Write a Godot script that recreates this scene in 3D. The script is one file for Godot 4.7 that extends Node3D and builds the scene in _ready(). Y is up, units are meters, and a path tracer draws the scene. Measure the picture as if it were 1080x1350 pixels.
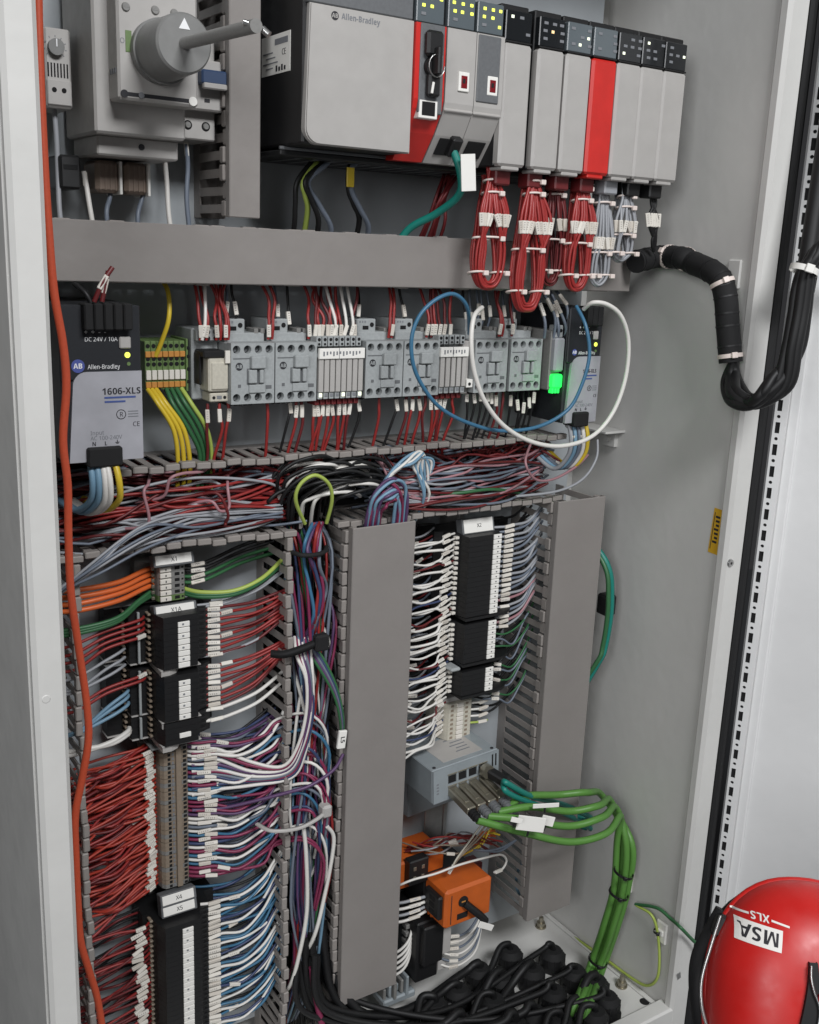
extends Node3D
# An open control cabinet. All lengths in the builders are millimetres in the cabinet's own frame: x right, y up, z out of the mounting plate.
const MM := 0.001
var rng := RandomNumberGenerator.new()
var M := {}
var names := {}
var cache := {}

class MB:
	var v := PackedVector3Array()
	var n := PackedVector3Array()
	var t := Transform3D.IDENTITY

	func tri(a: Vector3, b: Vector3, c: Vector3, out: Vector3) -> void:
		var g := (b - a).cross(c - a)
		if g.dot(out) < 0.0:
			g = -g
			var s := b
			b = c
			c = s
		var nn := (t.basis * g).normalized()
		v.append(t * a); v.append(t * c); v.append(t * b)
		n.append(nn); n.append(nn); n.append(nn)

	func quad(a: Vector3, b: Vector3, c: Vector3, d: Vector3, out: Vector3) -> void:
		tri(a, b, c, out)
		tri(a, c, d, out)

	func stri(a: Vector3, b: Vector3, c: Vector3, na: Vector3, nb: Vector3, nc: Vector3) -> void:
		if (b - a).cross(c - a).dot(na + nb + nc) < 0.0:
			var s := b
			b = c
			c = s
			s = nb
			nb = nc
			nc = s
		v.append(t * a); v.append(t * c); v.append(t * b)
		n.append((t.basis * na).normalized()); n.append((t.basis * nc).normalized()); n.append((t.basis * nb).normalized())

	# a chamfered box between two corners
	func box(x0: float, y0: float, z0: float, x1: float, y1: float, z1: float, c := 0.0) -> void:
		var m := Vector3(x0 + x1, y0 + y1, z0 + z1) / 2.0
		var h := Vector3(absf(x1 - x0), absf(y1 - y0), absf(z1 - z0)) / 2.0
		c = minf(c, minf(h.x, minf(h.y, h.z)) * 0.9)
		var f := func(ax: int, s: Vector3) -> Vector3:
			var q := s * (h - Vector3.ONE * c)
			q[ax] = s[ax] * h[ax]
			return m + q
		for ax in 3:
			var i := (ax + 1) % 3
			var j := (ax + 2) % 3
			for sg in [-1.0, 1.0]:
				var k := []
				for ab in [[-1, -1], [1, -1], [1, 1], [-1, 1]]:
					var s := Vector3()
					s[ax] = sg; s[i] = ab[0]; s[j] = ab[1]
					k.append(f.call(ax, s))
				var o := Vector3()
				o[ax] = sg
				quad(k[0], k[1], k[2], k[3], o)
			if c > 0.0:
				for si in [-1.0, 1.0]:
					for sj in [-1.0, 1.0]:
						var a := Vector3()
						a[i] = si; a[j] = sj; a[ax] = -1.0
						var b := a
						b[ax] = 1.0
						var o := a
						o[ax] = 0.0
						quad(f.call(i, a), f.call(i, b), f.call(j, b), f.call(j, a), o)
		if c > 0.0:
			for sx in [-1.0, 1.0]:
				for sy in [-1.0, 1.0]:
					for sz in [-1.0, 1.0]:
						var s := Vector3(sx, sy, sz)
						tri(f.call(0, s), f.call(1, s), f.call(2, s), s)

	# a round bar along points
	func tube(p: PackedVector3Array, r: float, k := 6, cap := true, flat := 1.0) -> void:
		var d := (p[1] - p[0]).normalized()
		var u := d.cross(Vector3(0.31, 0.2, 0.93)).normalized()
		var last := []
		var lastn := []
		for i in p.size():
			var e := (p[mini(i + 1, p.size() - 1)] - p[maxi(i - 1, 0)]).normalized()
			u = (u - e * u.dot(e)).normalized()
			var w := e.cross(u)
			var ring := []
			var rn := []
			for j in k:
				var a := TAU * j / k
				var q := u * cos(a) + w * sin(a) * flat
				ring.append(p[i] + q * r)
				rn.append(q)
			if i > 0:
				for j in k:
					var l := (j + 1) % k
					stri(last[j], last[l], ring[l], lastn[j], lastn[l], rn[l])
					stri(last[j], ring[l], ring[j], lastn[j], rn[l], rn[j])
			if cap and (i == 0 or i == p.size() - 1):
				for j in range(1, k - 1):
					tri(ring[0], ring[j], ring[j + 1], e * (-1.0 if i == 0 else 1.0))
			last = ring
			lastn = rn

	func cyl(a: Vector3, b: Vector3, r0: float, r1 := -1.0, k := 18, cap := true) -> void:
		if r1 < 0.0:
			r1 = r0
		var d := (b - a).normalized()
		var u := d.cross(Vector3(0.0, 0.0, 1.0) if absf(d.z) < 0.9 else Vector3(1.0, 0.0, 0.0)).normalized()
		var w := d.cross(u)
		var sl := (r0 - r1) / maxf((b - a).length(), 0.001)
		for j in k:
			var q := u * cos(TAU * j / k) + w * sin(TAU * j / k)
			var q2 := u * cos(TAU * (j + 1) / k) + w * sin(TAU * (j + 1) / k)
			stri(a + q * r0, a + q2 * r0, b + q2 * r1, q + d * sl, q2 + d * sl, q2 + d * sl)
			stri(a + q * r0, b + q2 * r1, b + q * r1, q + d * sl, q2 + d * sl, q + d * sl)
			if cap:
				tri(a, a + q * r0, a + q2 * r0, -d)
				tri(b, b + q * r1, b + q2 * r1, d)

	# an outline in x, y pushed from z0 to z1
	func prism(poly: PackedVector2Array, z0: float, z1: float) -> void:
		var ix := Geometry2D.triangulate_polygon(poly)
		for i in range(0, ix.size(), 3):
			for zz in [[z0, -1.0], [z1, 1.0]]:
				tri(Vector3(poly[ix[i]].x, poly[ix[i]].y, zz[0]), Vector3(poly[ix[i + 1]].x, poly[ix[i + 1]].y, zz[0]), Vector3(poly[ix[i + 2]].x, poly[ix[i + 2]].y, zz[0]), Vector3(0, 0, zz[1]))
		var ccw := not Geometry2D.is_polygon_clockwise(poly)
		for i in poly.size():
			var a := poly[i]
			var b := poly[(i + 1) % poly.size()]
			var o := Vector3(b.y - a.y, a.x - b.x, 0.0) * (1.0 if ccw else -1.0)
			quad(Vector3(a.x, a.y, z0), Vector3(b.x, b.y, z0), Vector3(b.x, b.y, z1), Vector3(a.x, a.y, z1), o)

	# a rectangle of a face at height z with a hole in it (round or square) whose walls go down by depth
	func hole(x0: float, y0: float, x1: float, y1: float, z: float, cx: float, cy: float, rx: float, ry: float, square: bool, depth: float) -> void:
		var angs := []
		for k in 16:
			angs.append(TAU * k / 16.0 - PI)
		for c in [[x0, y0], [x1, y0], [x1, y1], [x0, y1]]:
			angs.append(atan2(c[1] - cy, c[0] - cx))
		if square:
			for c in [[-rx, -ry], [rx, -ry], [rx, ry], [-rx, ry]]:
				angs.append(atan2(c[1], c[0]))
		angs.sort()
		var outer := []
		var inner := []
		for a in angs:
			var d := Vector2(cos(a), sin(a))
			var tx := 1e9
			if absf(d.x) > 1e-6:
				tx = ((x1 if d.x > 0 else x0) - cx) / d.x
			var ty := 1e9
			if absf(d.y) > 1e-6:
				ty = ((y1 if d.y > 0 else y0) - cy) / d.y
			var l := minf(tx, ty)
			outer.append(Vector3(cx + d.x * l, cy + d.y * l, z))
			if square:
				l = minf(rx / maxf(absf(d.x), 1e-6), ry / maxf(absf(d.y), 1e-6))
				inner.append(Vector3(cx + d.x * l, cy + d.y * l, z))
			else:
				inner.append(Vector3(cx + d.x * rx, cy + d.y * ry, z))
		var down := Vector3(0, 0, -depth)
		for i in outer.size():
			var j := (i + 1) % outer.size()
			if (outer[i] - outer[j]).length() + (inner[i] - inner[j]).length() < 1e-4:
				continue
			quad(outer[i], outer[j], inner[j], inner[i], Vector3(0, 0, 1))
			quad(inner[i], inner[j], inner[j] + down, inner[i] + down, Vector3(cx, cy, z) - inner[i])

	func mesh() -> ArrayMesh:
		var a := []
		a.resize(Mesh.ARRAY_MAX)
		var w := v.duplicate()
		for i in w.size():
			w[i] *= 0.001
		a[Mesh.ARRAY_VERTEX] = w
		a[Mesh.ARRAY_NORMAL] = n
		var m := ArrayMesh.new()
		m.add_surface_from_arrays(Mesh.PRIMITIVE_TRIANGLES, a)
		return m


func numbered(parent: Node, called: String) -> String:
	var key := str(parent.get_instance_id()) + called
	var k: int = names.get(key, 0)
	names[key] = k + 1
	return called if k == 0 else "%s_%03d" % [called, k]


func put(called: String, mesh: Mesh, mat: Material, parent: Node = self, at := Vector3.ZERO, turn := Basis.IDENTITY) -> MeshInstance3D:
	var o := MeshInstance3D.new()
	o.mesh = mesh
	o.material_override = mat
	o.name = numbered(parent, called)
	o.transform = Transform3D(turn, at * MM)
	parent.add_child(o, true)
	return o


func obj(called: String, mb: MB, mat: Material, parent: Node = self, at := Vector3.ZERO, turn := Basis.IDENTITY) -> MeshInstance3D:
	return put(called, mb.mesh(), mat, parent, at, turn)


func tag(o: Node, label: String, category: String, group := "") -> void:
	o.set_meta("label", label)
	o.set_meta("category", category)
	if group:
		o.set_meta("group", group)


func thing(called: String, label: String, category: String, at := Vector3.ZERO, group := "", turn := Basis.IDENTITY) -> Node3D:
	var o := Node3D.new()
	o.name = numbered(self, called)
	add_child(o, true)
	o.transform = Transform3D(turn, at * MM)
	tag(o, label, category, group)
	return o


func dup(src: Node3D, called: String, label: String, at: Vector3, group := "") -> Node3D:
	var o: Node3D = src.duplicate()
	o.name = numbered(self, called)
	add_child(o, true)
	o.transform = Transform3D(src.transform.basis, at * MM)
	tag(o, label, src.get_meta("category"), group)
	return o


func bx(x0: float, y0: float, z0: float, x1: float, y1: float, z1: float, c := 0.6) -> MB:
	var m := MB.new()
	m.box(x0, y0, z0, x1, y1, z1, c)
	return m


func sp(pts: Array, n := 6) -> PackedVector3Array:
	var r := PackedVector3Array()
	for i in pts.size() - 1:
		var a: Vector3 = pts[maxi(i - 1, 0)]
		var b: Vector3 = pts[i]
		var c: Vector3 = pts[i + 1]
		var d: Vector3 = pts[mini(i + 2, pts.size() - 1)]
		for k in n:
			r.append(b.cubic_interpolate(c, a, d, float(k) / n))
	r.append(pts[-1])
	return r


func text(s: String, h: float, at: Vector3, mat: Material, parent: Node, turn := Basis.IDENTITY, bold := false, left := false, squeeze := 1.0) -> MeshInstance3D:
	var key := s + str(h) + str(bold) + str(left)
	if not cache.has(key):
		var f := SystemFont.new()
		f.font_names = PackedStringArray(["Droid Sans"])
		if bold:
			f.font_weight = 700
		var tm := TextMesh.new()
		tm.font = f
		tm.text = s
		tm.font_size = 48
		tm.pixel_size = h * MM / 34.0
		tm.depth = 0.25 * MM
		tm.curve_step = 2.0
		if left:
			tm.horizontal_alignment = HORIZONTAL_ALIGNMENT_LEFT
		cache[key] = tm
	return put("lettering", cache[key], mat, parent, at, turn * Basis.from_scale(Vector3(squeeze, 1, 1)))


func mk(called: String, c: Color, rough := 0.5, metal := 0.0, noise := "", scale := 12.0, bump := "", amount := 0.3) -> StandardMaterial3D:
	var m := StandardMaterial3D.new()
	m.resource_name = called
	m.albedo_color = c
	m.roughness = rough
	m.metallic = metal
	if noise:
		m.albedo_texture = cache[noise]
		m.uv1_triplanar = true
		m.uv1_scale = Vector3.ONE * scale
	if bump:
		m.normal_enabled = true
		m.normal_texture = cache[bump]
		m.normal_scale = amount
		m.uv1_triplanar = true
		m.uv1_scale = Vector3.ONE * scale
	M[called] = m
	return m


func noise_texture(freq: float, lo: float, octaves: int, normal := false, sd := 1) -> NoiseTexture2D:
	var f := FastNoiseLite.new()
	f.seed = sd
	f.frequency = freq
	f.fractal_octaves = octaves
	var tx := NoiseTexture2D.new()
	tx.width = 512
	tx.height = 512
	tx.seamless = true
	tx.noise = f
	if normal:
		tx.as_normal_map = true
		tx.bump_strength = 3.0
	else:
		var g := Gradient.new()
		g.set_color(0, Color(lo, lo, lo))
		g.set_color(1, Color(1, 1, 1))
		tx.color_ramp = g
	return tx


func materials() -> void:
	cache["smudge"] = noise_texture(0.008, 0.93, 5)
	cache["speck"] = noise_texture(0.05, 0.92, 3, false, 4)
	cache["peel"] = noise_texture(0.05, 0.0, 2, true, 7)
	cache["faint"] = noise_texture(0.006, 0.965, 4, false, 9)
	mk("paint", Color8(205, 204, 200), 0.4, 0.0, "faint", 1.7, "peel", 0.05)
	mk("paint_door", Color8(228, 228, 227), 0.45, 0.0, "faint", 1.1, "peel", 0.05)
	mk("plate", Color8(172, 177, 180), 0.4, 0.0, "smudge", 2.3)
	mk("duct", Color8(136, 131, 127), 0.48, 0.0, "faint", 3.0, "peel", 0.06)
	mk("duct_lip", Color8(146, 140, 135), 0.5, 0.0, "smudge", 9.0)
	mk("black", Color8(24, 24, 25), 0.5, 0.0, "speck", 14.0)
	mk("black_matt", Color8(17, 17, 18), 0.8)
	mk("hole", Color8(14, 14, 15), 0.9)
	mk("gasket", Color8(20, 20, 21), 0.75)
	mk("grey_plastic", Color8(162, 166, 166), 0.5, 0.0, "speck", 9.0)
	mk("grey_dark", Color8(104, 106, 108), 0.5, 0.0, "speck", 9.0)
	mk("grey_mid", Color8(132, 131, 128), 0.5, 0.0, "speck", 9.0)
	mk("beige", Color8(198, 193, 178), 0.5, 0.0, "speck", 9.0)
	mk("beige_dark", Color8(142, 128, 112), 0.5, 0.0, "speck", 9.0)
	mk("light_grey", Color8(174, 171, 167), 0.46, 0.0, "faint", 8.0)
	mk("white", Color8(232, 230, 224), 0.5)
	mk("marker", Color8(226, 221, 211), 0.55, 0.0, "speck", 60.0)
	mk("marker_dull", Color8(204, 197, 186), 0.55)
	mk("ink", Color8(40, 40, 44), 0.7)
	mk("ink_grey", Color8(120, 122, 126), 0.7)
	mk("ink_pale", Color8(170, 165, 158), 0.7)
	mk("ink_white", Color8(225, 225, 225), 0.6)
	mk("ink_blue", Color8(66, 84, 140), 0.6)
	mk("red_plastic", Color8(206, 44, 38), 0.42, 0.0, "smudge", 8.0)
	mk("red_shell", Color8(198, 32, 28), 0.4, 0.0, "smudge", 6.0)
	mk("red_wire", Color8(140, 40, 38), 0.45)
	mk("red_deep", Color8(98, 28, 30), 0.5)
	mk("red_orange", Color8(160, 54, 40), 0.45)
	mk("red_bundle", Color8(152, 46, 44), 0.42)
	mk("grey_wire", Color8(150, 152, 156), 0.45)
	mk("slate_wire", Color8(104, 112, 124), 0.45)
	mk("white_wire", Color8(216, 213, 207), 0.42)
	mk("blue_wire", Color8(58, 106, 136), 0.42)
	mk("navy_wire", Color8(52, 64, 98), 0.45)
	mk("pale_blue", Color8(112, 146, 168), 0.45)
	mk("magenta_wire", Color8(124, 42, 74), 0.45)
	mk("violet_wire", Color8(86, 60, 96), 0.45)
	mk("pink_wire", Color8(160, 118, 124), 0.45)
	mk("green_wire", Color8(48, 98, 60), 0.45)
	mk("green_yellow", Color8(160, 178, 84), 0.45)
	mk("yellow_wire", Color8(206, 178, 50), 0.42)
	mk("orange_wire", Color8(206, 98, 44), 0.42)
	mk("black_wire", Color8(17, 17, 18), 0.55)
	mk("green_cable", Color8(84, 132, 58), 0.45)
	mk("teal_cable", Color8(22, 120, 108), 0.45)
	mk("hose", Color8(188, 76, 46), 0.5, 0.0, "speck", 9.0)
	mk("ab_blue", Color8(74, 86, 150), 0.5)
	mk("psu_grey", Color8(186, 186, 192), 0.4, 0.25, "smudge", 8.0)
	mk("psu_black", Color8(38, 40, 44), 0.45, 0.0, "speck", 9.0)
	mk("orange", Color8(196, 94, 32), 0.5, 0.0, "smudge", 9.0)
	mk("yellow_sticker", Color8(208, 162, 30), 0.55)
	mk("copper", Color8(146, 130, 118), 0.36, 0.35, "smudge", 14.0)
	mk("steel", Color8(190, 190, 188), 0.3, 0.9, "smudge", 20.0)
	mk("nickel", Color8(164, 158, 142), 0.34, 0.8, "speck", 20.0)
	mk("knob", Color8(124, 124, 122), 0.45, 0.0, "smudge", 14.0)
	mk("switch_paint", Color8(150, 158, 162), 0.45, 0.1, "smudge", 7.0)
	mk("blue_lever", Color8(52, 70, 100), 0.45)
	mk("green_block", Color8(104, 128, 78), 0.5, 0.0, "speck", 9.0)
	mk("ochre", Color8(190, 132, 64), 0.5)
	mk("tie", Color8(226, 212, 204), 0.45)
	mk("red_glass", Color8(120, 22, 30), 0.3)
	mk("display_grey", Color8(92, 100, 104), 0.15)
	mk("display_dark", Color8(32, 34, 36), 0.12)
	mk("clear", Color(0.75, 0.82, 0.85, 0.25), 0.1).transparency = BaseMaterial3D.TRANSPARENCY_ALPHA
	cache["sheen"] = noise_texture(0.02, 0.62, 4, false, 12)
	for k in ["duct", "paint", "paint_door", "red_shell", "light_grey", "grey_plastic"]:
		M[k].roughness_texture = cache["sheen"]
		M[k].roughness = minf(1.0, M[k].roughness * 1.22)
	for e in [["led_green", Color8(40, 235, 90), 0.95], ["led_yellow", Color8(225, 235, 90), 1.3], ["led_pale", Color8(235, 240, 215), 0.9], ["led_amber", Color8(240, 205, 150), 0.8]]:
		var m := mk(e[0], e[1], 0.4)
		m.emission_enabled = true
		m.emission = e[1]
		m.emission_energy_multiplier = e[2]


func _ready() -> void:
	rng.seed = 20240611
	# ---- camera, surroundings, lights, exposure
	var cam := Camera3D.new()
	cam.name = "camera"
	cam.fov = 52.521
	cam.near = 0.02
	cam.far = 30.0
	add_child(cam)
	cam.transform = Transform3D(Basis(Vector3(0.838435,0.039648,0.543557), Vector3(0.100626,0.968942,-0.225891), Vector3(-0.535631,0.244091,0.808405)), Vector3(-0.3975,0.1492,0.9953))
	cam.current = true
	var env := Environment.new()
	env.background_mode = Environment.BG_COLOR
	env.background_color = Color(0.19, 0.19, 0.196)
	env.tonemap_mode = Environment.TONE_MAPPER_LINEAR
	env.tonemap_exposure = 1.0
	env.sdfgi_enabled = true
	env.ssao_enabled = true
	env.ssil_enabled = true
	var we := WorldEnvironment.new()
	we.name = "surroundings"
	we.environment = env
	add_child(we)
	area_lamp("ceiling_lamp", Vector3(0, 2000, 2600), Vector3(150, -250, 0), Vector2(1.3, 0.7), 9.2, Color(0.985, 0.99, 1.0))
	area_lamp("ceiling_lamp", Vector3(-1800, 700, 1800), Vector3(400, -300, 200), Vector2(1.0, 1.0), 2.5, Color(0.985, 0.99, 1.0))
	materials()
	enclosure()
	trunking()
	switchgear()
	plc()
	supplies()
	contactor_row()
	left_terminals()
	right_terminals()
	ethernet()
	safety_relays()
	cabinet_floor()
	harnesses()
	loose_wires()
	ear_defender()


func area_lamp(called: String, at: Vector3, to: Vector3, size: Vector2, energy: float, c: Color) -> void:
	var l := AreaLight3D.new()
	l.name = numbered(self, called)
	l.area_size = size
	l.light_energy = energy
	l.light_color = c
	l.shadow_enabled = true
	l.area_range = 8.0
	add_child(l, true)
	l.look_at_from_position(at * MM, to * MM, Vector3(0, 1, 0.01))


func screw(parent: Node, at: Vector3, r := 3.2, mat: Material = M["steel"]) -> void:
	var m := MB.new()
	m.cyl(Vector3.ZERO, Vector3(0, 0, 1.6), r, r * 0.8, 14)
	m.box(-r * 0.7, -0.4, 1.5, r * 0.7, 0.4, 1.75, 0.0)
	obj("screw", m, mat, parent, at)


func enclosure() -> void:
	var t := thing("control_cabinet", "open light grey steel control cabinet holding all the wired equipment", "cabinet")
	var pl := obj("mounting_plate", bx(-188, -772, -3, 508, 520, 0, 0.8), M["plate"], t)
	for q in [Vector3(500, 300, 0), Vector3(500, -60, 0), Vector3(500, -440, 0), Vector3(496, -752, 0)]:
		screw(pl, q, 4.0)
	obj("back_wall", bx(-229, -800, -34, 547, 560, -32, 0.2), M["paint"], t)
	var w := obj("side_wall", bx(545, -800, -34, 547.5, 560, 225, 0.2), M["paint"], t)
	obj("wall_bracket", bracket(), M["paint"], w, Vector3(545, -62, 36))
	var hole := MB.new()
	hole.cyl(Vector3(544.8, -700, 226), Vector3(544.2, -700, 226), 2.4)
	obj("side_wall", bx(-231, -800, -34, -229, 560, 230, 0.2), M["paint"], t)
	var fl := obj("floor_panel", bx(-229, -803, -34, 545, -800, 226, 0.2), M["paint"], t)
	var seam := MB.new()
	seam.box(536, -800, -30, 543.5, -797.6, 222, 0.8)
	obj("seam_lip", seam, M["paint"], fl)
	var fh := MB.new()
	fh.cyl(Vector3(0, 0.2, 0), Vector3(0, 0.6, 0), 6.5, 6.5, 20)
	obj("drain_hole", fh, M["hole"], fl, Vector3(532,-800,202))
	obj("roof_panel", bx(-229, 560, -34, 547, 563, 240, 0.2), M["paint"], t)
	# front frame: two posts, a sill, a head
	var lp := MB.new()
	lp.box(-229.5, -836, 196, -205, 566, 240, 3.5)
	lp.box(-206, -836, 196, -203.4, 566, 231, 1.0)
	var left_post := obj("frame_post", lp, M["paint"], t)
	var dimple := MB.new()
	dimple.cyl(Vector3(0, 0, 0), Vector3(0, 0, 0.5), 3.4, 2.8, 16)
	obj("paint_plug", dimple, M["paint"], left_post, Vector3(-221,-192,240))
	var rp := MB.new()
	rp.box(541, -836, 224, 573, 566, 240, 4.0)
	var post := obj("frame_post", rp, M["paint"], t)
	var bolt := MB.new()
	bolt.cyl(Vector3(0, 0, 0), Vector3(0, 0, 2.2), 5.0, 4.0, 16)
	obj("bolt_head", bolt, M["steel"], post, Vector3(550,-186,240))
	var bolt2 := MB.new()
	bolt2.cyl(Vector3(0, 0, 0), Vector3(0, 0, 2.2), 1.6, 1.6, 16)
	obj("bolt_socket", bolt2, M["hole"], post, Vector3(550,-186,240))
	var slot := MB.new()
	slot.box(-3.2, -5, -0.2, 3.2, 5, 0.4, 0.2)
	obj("cage_nut", slot, M["steel"], post, Vector3(547,-740,240), Basis(Vector3(0, 0, 1), 0.25))
	obj("sill", bx(-228, -836, 216, 572, -789, 239.5, 2.5), M["paint"], t)
	obj("head_rail", bx(-228, 560, 216, 572, 600, 239.5, 2.5), M["paint"], t)
	var g := MB.new()
	g.box(573.2, -836, 214, 597, 566, 233, 3.0)
	g.box(575, -836, 232, 586, 566, 240, 3.0)
	obj("gasket", g, M["gasket"], t)
	# the door, swung wide open
	var a := deg_to_rad(120.0)
	var door := obj("door", bx(0, -836, -26, 780, 566, -14, 2.0), M["paint_door"], t, Vector3(592, 0, 238), Basis(Vector3(-cos(a), 0, sin(a)), Vector3.UP, Vector3(-sin(a), 0, -cos(a))))
	door.set_meta("label", "white cabinet door swung open to the right")
	var rail := MB.new()
	rail.box(4, -830, -14, 18, 560, -2, 0.5)
	var y := -829.0
	while y < 556.0:
		rail.hole(4, y, 18, y + 17.5, 0, 9, y + 8.7, 2.6, 6.4, true, 2.0)
		rail.hole(4, y + 17.5, 18, y + 25.5, 0, 9, y + 21.5, 2.0, 2.0, false, 2.0)
		y += 25.5
	rail.quad(Vector3(18, -829, 0), Vector3(18, 556, 0), Vector3(18, 556, -2), Vector3(18, -829, -2), Vector3(1, 0, 0))
	rail.quad(Vector3(4, -829, 0), Vector3(4, 556, 0), Vector3(4, 556, -2), Vector3(4, -829, -2), Vector3(-1, 0, 0))
	obj("perforated_rail", rail, M["paint_door"], door)
	obj("rail_backing", bx(5, -828, -2.1, 17, 555, -1.6, 0.0), M["hole"], door)
	obj("panel_step", bx(18, -830, -14, 30, 560, -8, 1.5), M["paint_door"], door)
	# the wall sticker
	var st := thing("warning_sticker", "small yellow sticker with black print on the right cabinet wall", "sticker", Vector3(545,-153,219), "", Basis(Vector3(0, 0, -1), Vector3.UP, Vector3(-1, 0, 0)).rotated(Vector3(1, 0, 0), 0.05))
	obj("sheet", bx(-7, -27, 0, 7, 27, 0.5, 0.1), M["yellow_sticker"], st)
	for k in 7:
		obj("bar", bx(-3.5, 16 - k * 5.0, 0.5, 3.0 - (k % 3), 18.6 - k * 5.0, 0.75, 0), M["ink"], st)
	obj("bar", bx(4.2, -22, 0.5, 5.0, 22, 0.75, 0), M["ink"], st)
	var rf := MB.new()
	rf.box(-3000, -1003, -1500, 3000, -1000, 3500, 0)
	var ground := obj("floor", rf, M["grey_dark"])
	ground.set_meta("kind", "structure")


func bracket() -> MB:
	var m := MB.new()
	m.box(-34, -1.5, -38, 0, 1.5, 24, 0.5)
	m.box(-6, -22, -10, 0, 0, 12, 0.5)
	m.cyl(Vector3(-6, -12, 0), Vector3(-10, -12, 0), 4.5, 4.0, 12)
	return m


# one comb wall of slotted trunking, along local x, standing on the plate; lip_out tells which way the finger heads turn
func comb(parent: Node, y: float, length: float, depth: float, pitch: float, skip := Vector2(1e9, 1e9)) -> void:
	obj("trunking_base", bx(0, y - 0.9, 0, length, y + 0.9, 15, 0.2), M["duct"], parent)
	if not cache.has("finger%d" % depth):
		var m := MB.new()
		m.box(-3.9, -0.9, 15, 3.9, 0.9, depth - 9, 0.2)
		m.box(-pitch / 2 + 0.7, -3.4, depth - 9, pitch / 2 - 0.7, 3.0, depth, 1.0)
		cache["finger%d" % depth] = m.mesh()
	var x := pitch / 2
	while x < length:
		if x < skip.x or x > skip.y:
			var o := put("finger", cache["finger%d" % depth], M["duct_lip"], parent, Vector3(x, y, 0))
			o.rotation = Vector3(rng.randf_range(-0.025, 0.025), 0, rng.randf_range(-0.03, 0.03))
		x += pitch


func lid(parent: Node, x0: float, x1: float, y0: float, y1: float, z: float) -> void:
	var m := MB.new()
	m.box(x0, y0, z - 2, x1, y1, z, 1.2)
	m.box(x0, y0, z - 9, x1, y0 + 1.4, z - 1.5, 0.3)
	m.box(x0, y1 - 1.4, z - 9, x1, y1, z - 1.5, 0.3)
	obj("cover", m, M["duct"], parent)


func trunking() -> void:
	var along_y := Basis(Vector3(0, 1, 0), Vector3(-1, 0, 0), Vector3(0, 0, 1))
	var t := thing("cable_trunking", "long horizontal grey trunking with its lid on, above the contactors", "cable trunking", Vector3(-190, 0, 0))
	comb(t, 160, 688, 80, 15.5)
	comb(t, 116, 688, 80, 15.5)
	obj("trunking_floor", bx(0, 116, 0.5, 688, 160, 2, 0.2), M["duct"], t)
	lid(t, 2, 691, 112.5, 163.5, 89)
	t = thing("cable_trunking", "short upright grey trunking with lid between breaker and controller rack", "cable trunking", Vector3(0, 172, 0), "", along_y)
	comb(t, 2.5, 330, 80, 15.5)
	comb(t, -22, 330, 80, 15.5)
	obj("trunking_floor", bx(0, -22, 0.5, 330, 2, 2, 0.2), M["duct"], t)
	lid(t, 0, 330, -25, 5, 90)
	t = thing("cable_trunking", "horizontal grey trunking without lid, full of tangled wires, under the contactors", "cable trunking", Vector3(-190, 0, 0))
	comb(t, -57, 620, 80, 15.5, Vector2(-10, 84))
	comb(t, -134, 620, 80, 15.5, Vector2(268, 312))
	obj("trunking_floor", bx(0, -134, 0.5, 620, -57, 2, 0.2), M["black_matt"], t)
	t = thing("cable_trunking", "upright slotted trunking at the far left behind the orange hose", "cable trunking", Vector3(-150, -790, 0), "", along_y)
	comb(t, 2.5, 645, 80, 15.5)
	comb(t, 38, 645, 80, 15.5)
	t = thing("cable_trunking", "open upright trunking packed with coloured wires left of the grey lid", "cable trunking", Vector3(98, -790, 0), "", along_y)
	comb(t, 33, 650, 80, 15.5)
	comb(t, -33, 650, 80, 15.5)
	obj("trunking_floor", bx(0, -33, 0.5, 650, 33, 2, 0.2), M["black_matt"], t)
	t = thing("cable_trunking", "upright trunking with wide flat grey lid in the middle of the cabinet", "cable trunking", Vector3(172, -722, 0), "", along_y)
	comb(t, 33, 582, 80, 15.5)
	comb(t, -36, 582, 80, 15.5)
	lid(t, 0, 587, -39.5, 39, 90)
	t = thing("cable_trunking", "upright trunking with grey lid beside the right cabinet wall", "cable trunking", Vector3(454, -709, 0), "", along_y)
	comb(t, 36, 572, 80, 15.5)
	comb(t, -35, 572, 80, 15.5)
	lid(t, 1, 575, -37.5, 38.5, 90)
	# rails behind the devices
	for r in [[-120, 340, 30, "steel mounting rail behind the contactors"], [-150, 0, 285, "steel mounting rail behind the main breaker"]]:
		var rl := thing("mounting_rail", r[3], "mounting rail")
		obj("rail_web", bx(r[0], r[2] - 13, 0, r[1], r[2] + 13, 6, 0.4), M["steel"], rl)
		obj("rail_edge", bx(r[0], r[2] + 12, 5.9, r[1], r[2] + 17.5, 7.5, 0.2), M["steel"], rl)
		obj("rail_edge", bx(r[0], r[2] - 17.5, 5.9, r[1], r[2] - 12, 7.5, 0.2), M["steel"], rl)
	for r in [[-50, -760, -150, "steel mounting rail behind the left terminal column"], [318, -760, -150, "steel mounting rail behind the right relay column"]]:
		var rl := thing("mounting_rail", r[3], "mounting rail")
		obj("rail_web", bx(r[0] - 13, r[1], 0, r[0] + 13, r[2], 6, 0.4), M["steel"], rl)
		obj("rail_edge", bx(r[0] + 12, r[1], 5.9, r[0] + 17.5, r[2], 7.5, 0.2), M["steel"], rl)
		obj("rail_edge", bx(r[0] - 17.5, r[1], 5.9, r[0] - 12, r[2], 7.5, 0.2), M["steel"], rl)


const SIDE := Basis(Vector3(0, 0, 1), Vector3(0, 1, 0), Vector3(-1, 0, 0))   # an outline in (z, y) pushed along -x
const LEFT_FACE := Basis(Vector3(0, 0, 1), Vector3(0, 1, 0), Vector3(-1, 0, 0))


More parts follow.
